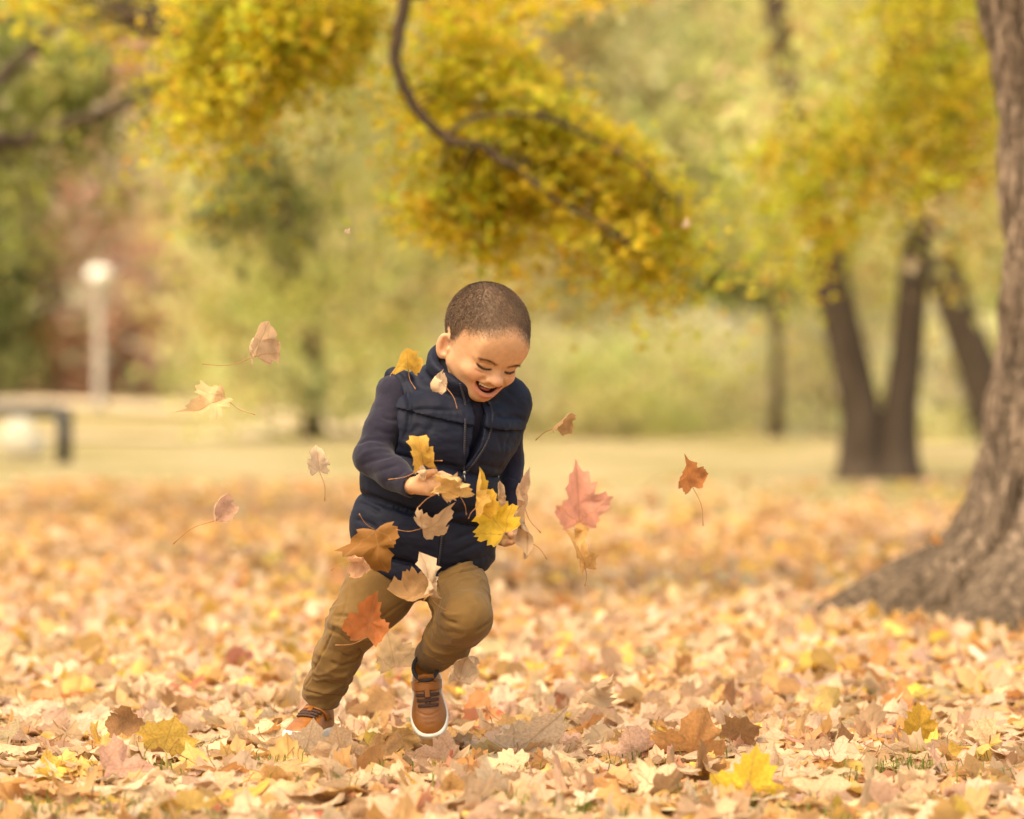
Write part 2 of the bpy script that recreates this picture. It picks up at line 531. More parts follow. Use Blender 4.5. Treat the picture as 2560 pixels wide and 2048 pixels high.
# -- named trees one can pick out
tree('red_tree', 'coral red autumn tree behind the white park lamp', 262, 62, 7.4, 2.25, .05, [RD, PK, (.70, .46, .18)], [5, 4, 1.2], 11, 175, 62, .25, .14, cat='tree', crad=.42)
tree('olive_tree', 'dark olive green tree standing beside the coral red tree', -10, 60, 5.2, .85, .3, [DG, GR, OL], [3, 3, 2], 12, 70, 60, .22, .12, crad=.4)
tree('weeping_tree', 'pale yellow-green tree drooping to the lawn behind the boy, short dark trunk', 785, 37.5, 7.2, 1.4, .30, [YG, YP, GR, (.44, .42, .14)], [4, 4, 1.2, 3], 13, 120, 70, .15, .10, crad=.36)
tree('yellow_tree', 'soft yellow tree between the weeping tree and the lamp', 610, 50, 8.5, 1.25, .5, [YP, YG, (.58, .40, .16)], [4, 3, 2], 14, 110, 60, .2, .13, crad=.45)
tree('golden_tree', 'pale golden tree directly behind the boy', 1080, 46, 8.5, 2.0, .7, [YP, YG, OL, TN], [4, 4, 1, 1.6], 15, 130, 60, .2, .14, crad=.45)
tree('tan_tree', 'tan and yellow tree right of the boy under the hanging golden branch', 1420, 44, 8.0, 1.5, 1.0, [YP, TN, YG, OL], [3, 3, 3, 1], 16, 110, 60, .2, .12, crad=.42)
tree('dark_green_tree', 'dusky green tree low between the golden branch tip and the twin trunks', 1775, 48, 5.6, 1.0, 1.1, [GR, OL, DG, (.30, .28, .10)], [3, 3, 1.4, 2], 17, 70, 60, .2, .11, crad=.42)
tree('slender_tree', 'slender dark-stemmed tree standing in the bright lawn, left of the twin trunks', 1942, 38, 7.4, 1.5, 1.9, [YG, YP, OL, TN], [3, 3, 2, 2], 18, 80, 60, .17, .075, crad=.4)
tree('mustard_tree', 'mustard yellow tree seen between the twin trunks and the big trunk', 2330, 45, 8.0, 1.7, .8, [YG, YO, YP, OL], [4, 2, 2, 1], 19, 110, 60, .2, .13, crad=.42)
# -- the wall of trees behind, each its own
far = [(-420, 70, YG, OL), (120, 88, YP, PK), (420, 96, YP, TN), (640, 84, YG, YP), (860, 92, YP, YG), (1030, 78, YG, YP), (1230, 90, YP, TN), (1400, 80, YP, YG), (1560, 70, YG, TN), (1700, 62, TN, YP),
       (1880, 66, OL, YP), (2040, 74, YP, YG), (2200, 60, YG, YP), (2420, 70, YP, TN), (2620, 58, YG, YO), (-60, 95, GR, YG), (-820, 66, YP, YG), (-1250, 74, YG, TN), (-1750, 70, YP, OL), (2900, 66, YG, YP), (3300, 60, YP, TN), (3750, 66, YG, YP)]
ORD = ['first', 'second', 'third', 'fourth', 'fifth', 'sixth', 'seventh', 'eighth', 'ninth', 'tenth', 'eleventh', 'twelfth', 'thirteenth', 'fourteenth', 'fifteenth', 'sixteenth', 'seventeenth', 'eighteenth', 'nineteenth', 'twentieth', 'twenty-first', 'twenty-second']
rank = np.argsort(np.argsort([f[0] for f in far]))
TONE = {YG: 'yellow-green', YP: 'pale yellow', TN: 'tan', OL: 'olive', GR: 'green'}
FARL = [f'blurred {TONE[f[2]]} tree in the far row, {ORD[k]} counted from the bench side' for f, k in zip(far, rank)]
for i, (px, d, a, b_) in enumerate(far):
    r = tree('background_tree', FARL[i], px, d, 12.5, 3.0, .2, [a, b_, YP, (.50, .42, .17)], [4, 3, 1.5, 1.5], 40 + i, 105, 46, .36, .17, crad=.75, group='far row of trees')
# -- low shrubs and grasses in the bright strip behind the twin trunks
STRAW = (.76, .67, .42)
for i, (px, d, rc, h, c) in enumerate([(1130, 40, 1.1, 1.3, STRAW), (1370, 41, 1.0, 1.35, (.72, .62, .36)), (1580, 39, 1.1, 1.4, YG), (1740, 42, 1.0, 1.5, STRAW), (2070, 40, 1.2, 1.6, STRAW), (2420, 36, 1.1, 1.6, (.74, .66, .42)), (1880, 45, 1.0, 1.5, YP)]):
    tree('shrub', ['straw coloured shrub on the lawn straight behind the boy', 'tan shrub on the lawn just right of the boy', 'yellow-green shrub in front of the tan tree', 'straw shrub below the dusky green tree', 'bright straw shrub behind the twin trunks',
         'pale straw shrub between the twin trunks and the big trunk', 'pale yellow shrub at the foot of the slender tree'][i], px, d, h, rc, .02, [c, YP, STRAW], [4, 2, 2], 70 + i, 44, 44, .13, .03, cat='shrub', group='shrubs along the lawn', crad=.26)

# ------------------------------------------------------------------ the big maple on the right: trunk, roots, limbs, hanging branches
BX, BY = (2786 - 1280) / 795.0, 3.55
BARK = simple_mat('maple_bark', (.070, .048, .034), .92, noise=.38, nscale=7, bump=.9, bscale=26, spec=.12, stretch=(2.2, 2.2, .45))
def big_trunk():
    nt_, nz_ = 420, 400
    th = np.linspace(0, 2 * np.pi, nt_, endpoint=False)
    z = np.linspace(0, 1, nz_); z = -.10 + 3.7 * (.42 * z + .58 * z ** 2.4)
    TH, Z = np.meshgrid(th, z)
    zt = np.array([-.1, 0, .05, .125, .18, .245, .34, .45, .60, .8, 1.1, 1.5, 1.75, 1.95, 2.3, 3.6])
    rt = np.array([1.0, .94, .84, .70, .58, .505, .455, .415, .375, .33, .305, .30, .30, .32, .36, .36])
    R0 = np.interp(Z, zt, rt); core = .30
    # root lobes; strongest to the image left and towards the camera
    lob = np.zeros_like(TH)
    for a, wdt, h in [(math.pi * 1.02, .5, 1.0), (math.pi * 1.33, .42, .95), (math.pi * 1.72, .5, .8), (.25, .5, .8), (1.3, .5, .8), (2.3, .45, .85)]:
        dd = (TH - a + np.pi) % (2 * np.pi) - np.pi
        lob = np.maximum(lob, h * np.exp(-(dd / wdt) ** 2))
    R = core + (R0 - core) * (1 - (.50 - .50 * lob) * (1 - sstep(.35, 1.0, Z)))
    P = np.stack([np.cos(TH) * R, np.sin(TH) * R, Z], -1).reshape(-1, 3)
    q = np.stack([np.cos(TH) * 3.2, np.sin(TH) * 3.2, Z * .8], -1).reshape(-1, 3)
    fl = fbm(q * np.array([1.3, 1.3, .5]), 3, 1)
    ridge = 1 - np.abs(fbm(np.stack([np.cos(TH) * 6.5, np.sin(TH) * 6.5, Z * 1.15 + .3 * np.sin(TH * 2)], -1).reshape(-1, 3), 3, 5))
    fine = fbm(np.stack([np.cos(TH) * 16, np.sin(TH) * 16, Z * 6.5], -1).reshape(-1, 3), 4, 8)
    rd2 = 1 - np.abs(fbm(np.stack([np.cos(TH) * 11, np.sin(TH) * 11, Z * 2.6], -1).reshape(-1, 3), 3, 15))
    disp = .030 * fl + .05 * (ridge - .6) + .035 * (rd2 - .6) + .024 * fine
    out = np.stack([np.cos(TH), np.sin(TH), np.zeros_like(TH)], -1).reshape(-1, 3)
    P = P + out * disp[:, None]
    P[:, 0] += -.02 * np.sin(P[:, 2] * 1.4) - .09 * sstep(1.3, 2.1, P[:, 2])
    idx = np.arange(nt_ * nz_).reshape(nz_, nt_); nx2 = np.roll(idx, -1, 1)
    F = np.stack([idx[:-1], nx2[:-1], nx2[1:], idx[1:]], -1).reshape(-1, 4)
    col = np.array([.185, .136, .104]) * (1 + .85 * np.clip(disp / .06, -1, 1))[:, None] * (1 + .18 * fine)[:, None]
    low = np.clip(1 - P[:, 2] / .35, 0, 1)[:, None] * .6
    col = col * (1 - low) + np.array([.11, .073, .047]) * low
    return P, F, np.clip(col, .02, .6)
maple = empty('maple_tree', (BX, BY, 0))
tag(maple, 'big old maple with thick ridged trunk, spreading roots and hanging golden branches', 'tree')
P, F, Cc = big_trunk()
def bark_plates(m, scale=34.0, zs=.10):
    nt = m.node_tree; N, L = nt.nodes, nt.links; b = N['Principled BSDF']
    tc = N.new('ShaderNodeTexCoord'); mp = N.new('ShaderNodeMapping'); mp.inputs['Scale'].default_value = (1, 1, zs)
    nz = N.new('ShaderNodeTexNoise'); nz.inputs['Scale'].default_value = 5; nz.inputs['Detail'].default_value = 4
    L.new(tc.outputs['Object'], nz.inputs['Vector'])
    wv = N.new('ShaderNodeVectorMath'); wv.operation = 'MULTIPLY_ADD'; wv.inputs[1].default_value = (.16, .16, .16)
    L.new(nz.outputs['Color'], wv.inputs[0]); L.new(tc.outputs['Object'], wv.inputs[2]); L.new(wv.outputs[0], mp.inputs[0])
    vo = N.new('ShaderNodeTexVoronoi'); vo.feature = 'DISTANCE_TO_EDGE'; vo.inputs['Scale'].default_value = scale; L.new(mp.outputs[0], vo.inputs['Vector'])
    mr = N.new('ShaderNodeMapRange'); mr.inputs[1].default_value = 0; mr.inputs[2].default_value = .26; mr.inputs[3].default_value = .56; mr.inputs[4].default_value = 1.1; L.new(vo.outputs['Distance'], mr.inputs[0])  # plate edges darkened in the colour: crevice dirt plus painted crevice shade
    lk = b.inputs['Base Color'].links[0]; src = lk.from_socket
    sc = N.new('ShaderNodeVectorMath'); sc.operation = 'SCALE'; L.new(src, sc.inputs[0]); L.new(mr.outputs[0], sc.inputs['Scale']); L.new(sc.outputs[0], b.inputs['Base Color'])
    old = b.inputs['Normal'].links[0].from_socket
    bp = N.new('ShaderNodeBump'); bp.inputs['Strength'].default_value = .9; bp.inputs['Distance'].default_value = .028
    L.new(mr.outputs[0], bp.inputs['Height']); L.new(old, bp.inputs['Normal']); L.new(bp.outputs[0], b.inputs['Normal'])
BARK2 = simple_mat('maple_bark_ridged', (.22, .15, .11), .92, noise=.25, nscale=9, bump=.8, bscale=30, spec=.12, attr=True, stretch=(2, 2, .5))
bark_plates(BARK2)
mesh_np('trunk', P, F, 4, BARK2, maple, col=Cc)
def loc(p): return np.asarray(p, float) - np.array([BX, BY, 0])
def dpx(x, y, d): return pt(x * 1.18738, y * 1.18738, d - CAM_D)      # from the 2156-wide view
def limb(name, pts, r0, r1, parent, mat=BARK, n=40):
    mb = MB(); p = smooth_path(pts, n)
    jit = np.random.default_rng(len(pts)).normal(0, 1, (n, 3)); mb.tube(p + jit * r1 * .25, np.linspace(r0, r1, n), 9)
    return mb.build(name, mat, parent), p
# main limbs overhead carrying the hanging branches
limb('limb', [loc((BX, BY, 2.4)), loc((BX - .35, BY + .05, 2.95)), loc((BX - 1.2, BY + .1, 3.25)), loc((BX - 2.4, BY - .1, 3.3)), loc((BX - 3.6, BY - .2, 3.1))], .2, .05, maple)
limb('limb', [loc((BX, BY, 2.6)), loc((BX - .1, BY + .6, 3.1)), loc((BX - .3, BY + 1.6, 3.2)), loc((BX - .6, BY + 2.4, 2.9))], .16, .05, maple)
def in_poly(pts, poly):
    poly = np.asarray(poly, float); ins = np.zeros(len(pts), bool); n = len(poly)
    for i in range(n):
        a, b = poly[i], poly[(i + 1) % n]
        c = (a[1] <= pts[:, 1]) != (b[1] <= pts[:, 1])
        ins ^= c & (pts[:, 0] < a[0] + (pts[:, 1] - a[1]) / (b[1] - a[1] + 1e-9) * (b[0] - a[0]))
    return ins
def spray(poly, d, dspread, nclump, per, size, cols, w, seed, parent, boughs, name='foliage', shape=STAR, crad=.11, off=True, mat=None, dirv=None, gaps=.3):
    """leaf sprays filling an outline in the branch's own plane, tied to the boughs by twigs"""
    rng = np.random.default_rng(seed); poly = np.asarray(poly, float)
    lo_, hi_ = poly.min(0), poly.max(0); c = []
    while len(c) < nclump:
        q = rng.uniform(lo_, hi_, (nclump * 3, 2)); q = q[in_poly(q, poly)]; c.extend(q.tolist())
    c = np.array(c[:nclump])
    cen = np.array([dpx(a, b, d + e) for (a, b), e in zip(c, rng.normal(0, dspread, nclump))])
    if off: cen = cen - np.array([BX, BY, 0])
    if gaps:
        cen = cen[vnoise(cen * 4.2 + seed) > -gaps]; nclump = len(cen)
    mb = MB()
    allb = np.concatenate(boughs)
    for k in cen[rng.choice(nclump, min(nclump, 60), replace=False)]:
        s = allb[np.argmin(np.linalg.norm(allb - k, axis=1) + rng.uniform(0, .1, len(allb)))]
        mb.tube(smooth_path([s, (s + k) / 2 + np.array([0, 0, .03]), k], 6), np.linspace(.006, .002, 6), 4)
    tw = mb.build('twigs', BARK, parent); tw['kind'] = 'stuff'
    pts = np.repeat(cen, per, 0) + rng.normal(0, 1, (nclump * per, 3)) * np.array([crad, crad, crad * .55])
    if dirv is not None:
        dv = np.asarray(dirv, float); dv /= np.linalg.norm(dv)
        jd = rng.normal(0, .35, (nclump, 3)); dvs = dv + jd; dvs /= np.linalg.norm(dvs, axis=1)[:, None]
        along = rng.normal(0, 1, nclump * per) * crad * 2.1
        pts = np.repeat(cen, per, 0) + np.repeat(dvs, per, 0) * along[:, None] + rng.normal(0, 1, (nclump * per, 3)) * crad * np.array([.5, .8, .38]) - np.array([0, 0, 1.0]) * (along ** 2 * 1.2)[:, None]
    col = np.repeat(pal(rng, nclump, cols, w, .1), per, 0) * rng.lognormal(0, .13, (nclump * per, 1)) * rng.lognormal(0, .06, (nclump * per, 3))
    return leaf_cloud(name, pts, size, np.clip(col, .004, .8), parent, shape, rng, flat=1.6, mat=mat)
GOLD = (.74, .53, .07); GOLD2 = (.64, .50, .065); LIME = (.52, .51, .075); ORNG = (.60, .37, .07); BRNZ = (.34, .28, .06)
# hanging golden branch over the boy
d1 = 9.6
b1, p1_ = limb('branch', [loc((BX - 3.0, BY - .1, 3.2))] + [loc(dpx(x, y, d1)) for x, y in [(862, -120), (852, 0), (832, 100), (838, 150), (862, 205), (880, 235), (935, 288), (975, 303), (1015, 308), (1050, 335), (1090, 355), (1130, 390), (1175, 425), (1240, 455), (1330, 520)]], .024, .005, maple, n=110)
p1b = smooth_path([loc(dpx(x, y, d1)) for x, y in [(935, 288), (1000, 250), (1100, 240), (1200, 270), (1330, 340), (1430, 430)]], 30)
mb = MB(); mb.tube(p1b, np.linspace(.008, .003, 30), 6); mb.build('branch', BARK, maple)
spray([(925, 60), (985, 30), (1060, 70), (1130, 130), (1180, 195), (1270, 235), (1340, 300), (1400, 370), (1440, 430), (1465, 490), (1450, 540), (1405, 550), (1380, 600), (1345, 650), (1310, 660), (1275, 600), (1240, 560), (1180, 500), (1110, 490), (1050, 520), (960, 545), (915, 520), (895, 450), (880, 380), (900, 330), (950, 330), (900, 260), (860, 190), (890, 120)],
      d1 + .42, .14, 430, 32, .034, [GOLD, GOLD2, LIME, ORNG, (.68, .54, .08)], [3.4, 3.4, 3.6, .3, 1.6], 81, maple, [p1_, p1b], 'golden_foliage', crad=.055, shape=OVAL, dirv=(.85, 0, -.5))
# upper golden foliage at the top of the frame
d2 = 10.4
b2, p2_ = limb('branch', [loc((BX - 2.4, BY - .1, 3.3))] + [loc(dpx(x, y, d2)) for x, y in [(800, -150), (700, -40), (640, 40), (560, 120), (470, 200)]], .03, .006, maple)
b3, p3_ = limb('branch', [loc(dpx(x, y, d2)) for x, y in [(760, -120), (600, -30), (480, 20), (390, 110)]], .02, .006, maple)
spray([(370, -60), (790, -60), (780, 50), (760, 110), (715, 160), (640, 150), (600, 200), (540, 250), (440, 265), (400, 210), (390, 140), (380, 60)], d2 + .1, .3, 300, 42, .034, [GOLD2, LIME, GOLD, ORNG, BRNZ], [3.2, 4.4, 2, .3, 1.4], 82, maple, [p2_, p3_], 'golden_foliage', crad=.06, shape=OVAL, dirv=(-.5, 0, -.7))
spray([(10, -60), (340, -60), (300, 60), (200, 110), (120, 60), (20, 30)], d2 + 1.5, .4, 45, 22, .05, [LIME, GOLD2, ORNG, OL], [3, 2, 1, 2], 84, maple, [p3_], 'golden_foliage', shape=OVAL)
spray([(880, -60), (1260, -60), (1230, -10), (1100, 20), (1000, 10), (920, 0)], d2, .3, 40, 26, .045, [GOLD, GOLD2, ORNG, YP], [3, 2, 1, 1], 85, maple, [p2_, p1_], 'golden_foliage', shape=OVAL)
# lime branch beside the trunk
d3 = 12.6
b4, p4_ = limb('branch', [loc((BX - .6, BY + 2.4, 2.9))] + [loc(dpx(x, y, d3)) for x, y in [(1960, -80), (1935, 10), (1880, 130), (1830, 250), (1770, 340), (1690, 420)]], .022, .005, maple)
b5, p5_ = limb('branch', [loc(dpx(x, y, d3)) for x, y in [(1990, -60), (1985, 60), (2000, 180), (2030, 300), (2060, 370)]], .016, .005, maple)
spray([(1600, 280), (1650, 245), (1740, 235), (1830, 260), (1860, 180), (1840, 60), (1830, -60), (2070, -60), (2088, 200), (2090, 330), (2070, 400), (1990, 410), (1880, 380), (1860, 420), (1790, 470), (1740, 545), (1700, 520), (1680, 450), (1620, 440), (1600, 370)],
      d3, .35, 280, 38, .040, [LIME, GOLD2, (.42, .36, .03), BRNZ, ORNG], [4, 3, 2, 1.2, 1], 83, maple, [p4_, p5_], 'lime_foliage', crad=.075, shape=OVAL, dirv=(-.6, 0, -.8))

# bare soil round the roots
ns = 90; rr_ = np.linspace(.2, 1.08, 26); th = np.linspace(0, 2 * np.pi, ns, endpoint=False)
TH, RR = np.meshgrid(th, rr_)
edge = 1 + .12 * np.sin(TH * 3 + 1) + .08 * np.sin(TH * 7)
sx = BX + np.cos(TH) * RR * edge; sy = BY + np.sin(TH) * RR * edge * .8
sz = .10 * np.exp(-((RR - .2) / .55) ** 2) + .012 * fbm(np.stack([sx * 6, sy * 6, 0 * sx], -1).reshape(-1, 3), 3, 2).reshape(sx.shape) - .05 * sstep(.8, 1.08, RR) - .035
idx = np.arange(ns * len(rr_)).reshape(len(rr_), ns); nxt = np.roll(idx, -1, 1)
tag(mesh_np('bare_soil', np.stack([sx, sy, sz], -1).reshape(-1, 3), np.stack([idx[:-1], idx[1:], nxt[1:], nxt[:-1]], -1).reshape(-1, 4), 4,
            simple_mat('soil', (.105, .074, .048), .95, noise=.45, nscale=14, bump=.6, bscale=60, spec=.1)), kind='structure')

# ------------------------------------------------------------------ twin-trunked tree and the leaning one behind it
d4 = 21.3
tw0 = dpx(1848, 1008, d4); tw0[2] = gh(tw0[0], tw0[1])
twin = empty('twin_tree', tw0); tag(twin, 'dark maple with two trunks parting low above the grass', 'tree')
BARK3 = simple_mat('twin_bark', (.076, .055, .043), .95, noise=.3, nscale=6, bump=.7, bscale=22, spec=.1, stretch=(2.5, 2.5, .5))
def tl2(x, y, d=d4): return dpx(x, y, d) - tw0
mb = MB(); pp = smooth_path([tl2(1822, 1030), tl2(1815, 960), tl2(1814, 880), tl2(1790, 760), tl2(1755, 620), tl2(1728, 500), tl2(1690, 330), tl2(1640, 60), tl2(1600, -200)], 50)
rad = np.interp(np.linspace(0, 1, 50), [0, .05, .12, .3, .5, 1], [.30, .225, .175, .14, .13, .07]); mb.tube(pp, rad, 14); mb.build('trunk', BARK3, twin); ptw1 = pp
mb = MB(); pp = smooth_path([tl2(1888, 1030), tl2(1890, 960), tl2(1893, 880), tl2(1908, 760), tl2(1922, 600), tl2(1928, 480), tl2(1905, 330), tl2(1880, 100), tl2(1860, -200)], 50)
rad = np.interp(np.linspace(0, 1, 50), [0, .05, .12, .3, .5, 1], [.28, .205, .16, .125, .11, .06]); mb.tube(pp, rad, 14); mb.build('trunk', BARK3, twin); ptw2 = pp
mb = MB(); pp3 = smooth_path([tl2(1926, 560), tl2(1960, 470), tl2(1990, 330), tl2(2040, 100)], 20); mb.tube(pp3, np.linspace(.075, .04, 20), 10); mb.build('limb', BARK3, twin)
mb = MB(); pp4 = smooth_path([tl2(1905, 440), tl2(1880, 400), tl2(1850, 330), tl2(1760, 250)], 20); mb.tube(pp4, np.linspace(.06, .03, 20), 10); mb.build('limb', BARK3, twin)
rngT = np.random.default_rng(3)
def twin_spray(poly, n, seed, cols, w):
    rng = np.random.default_rng(seed); poly = np.asarray(poly, float); c = []
    while len(c) < n:
        q = rng.uniform(poly.min(0), poly.max(0), (n * 3, 2)); c.extend(q[in_poly(q, poly)].tolist())
    cen = np.array([dpx(a, b, d4 + e) for (a, b), e in zip(c[:n], rng.normal(0, .9, n))]) - tw0
    pts = np.repeat(cen, 26, 0) + rng.normal(0, .2, (n * 26, 3))
    col = np.repeat(pal(rng, n, cols, w), 26, 0) * rng.lognormal(0, .13, (n * 26, 1))
    leaf_cloud('crown', pts, .11, np.clip(col, .004, .8), twin, DIAM, rng, flat=1.2)
twin_spray([(1560, -150), (2150, -150), (2150, 480), (2080, 540), (2010, 500), (1960, 430), (1880, 440), (1800, 420), (1740, 470), (1640, 430), (1590, 300)], 170, 91, [YG, YP, YO, OL, TN], [4, 2, 2, 1, 1.5])
d5 = 27.0
lt0 = dpx(2110, 960, d5); lt0[2] = gh(lt0[0], lt0[1])
lean_t = empty('leaning_tree', lt0); tag(lean_t, 'dark leaning tree half hidden behind the big trunk', 'tree')
mb = MB(); pp = smooth_path([dpx(2125, 980, d5) - lt0, dpx(2085, 850, d5) - lt0, dpx(2035, 710, d5) - lt0, dpx(1990, 580, d5) - lt0, dpx(1960, 420, d5) - lt0, dpx(1940, 150, d5) - lt0, dpx(1930, -150, d5) - lt0], 36)
mb.tube(pp, np.linspace(.21, .10, 36), 12); mb.build('trunk', BARK3, lean_t)
rng = np.random.default_rng(92)
cen = np.array([dpx(a, b, d5 + e) for a, b, e in zip(rng.uniform(1800, 2300, 70), rng.uniform(-150, 480, 70), rng.normal(0, .8, 70))]) - lt0
leaf_cloud('crown', np.repeat(cen, 26, 0) + rng.normal(0, .25, (70 * 26, 3)), .13, np.clip(np.repeat(pal(rng, 70, [YG, YP, OL], [3, 2, 1]), 26, 0), .004, .8), lean_t, DIAM, rng)

# ------------------------------------------------------------------ green tree with sagging boughs, upper left
d6 = 15.5
g0 = np.array([-4.2, d6 - CAM_D + 1.0, 0]); g0[2] = gh(g0[0], g0[1])
green = empty('green_tree', g0); tag(green, 'shady green tree with dark sagging boughs, trailing sprays beside the lamp', 'tree')
def lg(x, y, d=d6): return dpx(x, y, d) - g0
limb('trunk', [(0, 0, -.1), (.1, 0, 1.2), (.15, 0, 2.6), (.2, 0, 4.2)], .26, .14, green, BARK3)
bo = []
for pts, r in [([(.15, 0, 1.3), lg(-60, 240), lg(0, 165), lg(60, 110), lg(130, 45), lg(230, -20), lg(330, -90)], .06), ([(.15, 0, 1.1), lg(-60, 330), lg(40, 300), lg(135, 262), lg(230, 232), lg(300, 205), lg(350, 165), (lg(420, 120))], .05),
               ([(.2, 0, 3.0), lg(150, -120), lg(300, -60), lg(430, 90), lg(510, 230), lg(560, 330), lg(610, 470), lg(622, 560)], .035), ([(.15, 0, 1.0), lg(-60, 350), lg(0, 330), lg(50, 400), lg(60, 520)], .02)]:
    bo.append(limb('bough', pts, r, .008, green, BARK3, 44)[1])
gcol, gw = [(.22, .24, .07), (.32, .33, .10), (.15, .17, .055), (.50, .48, .16), (.26, .27, .12)], [3, 3, 1.5, 2, 2]
SLIM = np.array([(0, 0), (.2, .5), (0, 1.0), (-.2, .5)])
for poly, n, sd in [([(-40, 40), (60, 60), (140, 80), (250, 130), (340, 170), (350, 210), (260, 250), (200, 290), (235, 420), (205, 440), (165, 340), (120, 300), (80, 340), (75, 520), (45, 560), (0, 480), (-40, 480)], 80, 1), ([(-40, -60), (330, -60), (330, 60), (200, 120), (60, 120), (-40, 100)], 34, 2),
                ([(330, 180), (420, 140), (560, 190), (590, 270), (500, 290), (420, 260), (340, 230)], 16, 3), ([(520, 290), (560, 290), (590, 360), (630, 470), (640, 560), (615, 560), (575, 480), (550, 420)], 34, 4), ([(500, 300), (530, 310), (500, 400), (470, 500), (455, 490), (470, 400)], 14, 5)]:
    spray(poly, d6, .35, n, 26, .11, gcol, gw, 100 + sd, green, [b + g0 - g0 for b in bo], 'foliage', SLIM, .13, off=False) if False else None
    rng = np.random.default_rng(100 + sd); poly = np.asarray(poly, float); c = []
    while len(c) < n:
        q = rng.uniform(poly.min(0), poly.max(0), (n * 3, 2)); c.extend(q[in_poly(q, poly)].tolist())
    cen = np.array([lg(a, b, d6 + .55 + e) for (a, b), e in zip(c[:n], rng.normal(0, .35, n))])
    pts = np.repeat(cen, 17, 0) + rng.normal(0, 1, (n * 17, 3)) * np.array([.09, .12, .12])
    col = np.repeat(pal(rng, n, gcol, gw), 17, 0) * rng.lognormal(0, .15, (n * 17, 1))
    leaf_cloud('foliage', pts, .12, np.clip(col, .004, .8), green, SLIM, rng, flat=.8)

# ------------------------------------------------------------------ park lamp
d7 = 51.0
lp = dpx(210, 905, d7); lp[2] = gh(lp[0], lp[1])
lamp = empty('park_lamp', lp); tag(lamp, 'white park lamp with domed head on a pale post before the red tree', 'lamp post')
u7 = d7 / FPX * 1.18738
zt = dpx(210, 552, d7)[2] - lp[2]
post_m = simple_mat('pale_painted_metal', (.42, .37, .34), .5, noise=.06)
mb = MB(); mb.lathe([(.12, 0), (.12, .12), (.075, .2), (.07, zt - 66 * u7), (.065, zt - 64 * u7)], n=20); mb.build('post', post_m, lamp)
mb = MB(); mb.lathe([(.09, zt - 64 * u7), (.12, zt - 60 * u7), (.15, zt - 46 * u7), (.16, zt - 42 * u7), (.1, zt - 40 * u7)], n=20); mb.build('collar', simple_mat('lamp_collar', (.62, .58, .55), .5), lamp)
mb = MB(); mb.lathe([(.16, zt - 42 * u7), (.21, zt - 39 * u7), (.235, zt - 30 * u7), (.225, zt - 20 * u7), (.17, zt - 13 * u7), (.09, zt - 10 * u7), (.01, zt - 9 * u7)], n=24); mb.build('lamp_shade', simple_mat('white_acrylic', (.88, .86, .84), .35), lamp)

# ------------------------------------------------------------------ bench at the edge, pale block under it
d8 = 24.6
bn = dpx(40, 1003, d8); bn[2] = gh(bn[0], bn[1])
u8 = d8 / FPX * 1.18738
bench = empty('park_bench', bn); tag(bench, 'low backless park bench with dark metal frame and grey slats at the picture edge', 'bench')
dark_m = simple_mat('dark_iron', (.045, .045, .055), .5, noise=.1); slat_m = simple_mat('weathered_slat', (.33, .32, .36), .6, noise=.15, nscale=12, stretch=(1, 8, 8))
zt8 = 120 * u8; rx = 103 * u8; lx = -1.35
for x in (lx, rx - .03):
    mb = MB()
    mb.box((x, -.2, zt8 / 2), (.03, .028, zt8 / 2)); mb.build('leg', dark_m, bench)
    mb = MB(); mb.box((x, .2, zt8 / 2), (.03, .028, zt8 / 2)); mb.build('leg', dark_m, bench)
    mb = MB(); mb.box((x, 0, zt8 - .045), (.029, .172, .04)); mb.build('crossbar', dark_m, bench)
mb = MB(); mb.box(((lx + rx) / 2, -.2, zt8 - .055), ((rx - lx) / 2 - .06, .026, .035)); mb.build('rail', dark_m, bench)
mb = MB(); mb.box(((lx + rx) / 2, .2, zt8 - .055), ((rx - lx) / 2 - .06, .026, .035)); mb.build('rail', dark_m, bench)
for k, y in enumerate(np.linspace(-.19, .19, 5)):
    mb = MB(); mb.box(((lx + rx) / 2 - .06, y, zt8 + .014), ((rx - lx) / 2 - .05, .038, .013)); mb.build('slat', slat_m, bench)
st = dpx(40, 990, d8 + 2.2); st[2] = gh(st[0], st[1])
Fst = Field().add(ell((0, 0, .17), (.17, .15, .19)), 0).add(ell((.05, .02, .10), (.19, .16, .12)), .05)
v, q = mesh_field(Fst, (-.3, -.3, -.06), (.3, .3, .45), .012)
v[:, 2] = np.maximum(v[:, 2], -.03); v = v + normals(v, q) * (.02 * fbm(v * 9, 3))[:, None]
so_ = mesh_np('pale_stone', v, q, 4, simple_mat('white_stone', (.50, .46, .38), .8, noise=.08, nscale=8, bump=.2, bscale=20))
so_.location = st; tag(so_, 'whitish rounded stone on the lawn under the bench', 'stone')
# ------------------------------------------------------------------ the running boy
HS = 13.53 / FPX * CAM_D                      # metres per head unit
HR = np.array([[0.8247, 0.4503, 0.3422], [0.5482, -0.7855, -0.2873], [-0.1394, -0.4246, 0.8946]])
_c, _s = math.cos(math.radians(6)), math.sin(math.radians(6))
HR = HR @ np.array([[1, 0, 0], [0, _c, _s], [0, -_s, _c]])      # bow the head a little more
HO = W(1212, 842, -7.0)
def hw(p):                                    # head frame -> world
    return HO + HS * (np.asarray(p, float) @ HR.T)
def hl(P):
    return ((P - HO) @ HR) / HS
def HF(f):
    return lambda P: f(hl(P)) * HS

skin_mat = simple_mat('skin', (0.6, 0.35, 0.22), rough=0.55, attr=True, noise=0.07, nscale=90, sss=0.18, spec=0.3, bump=0.08, bscale=420)

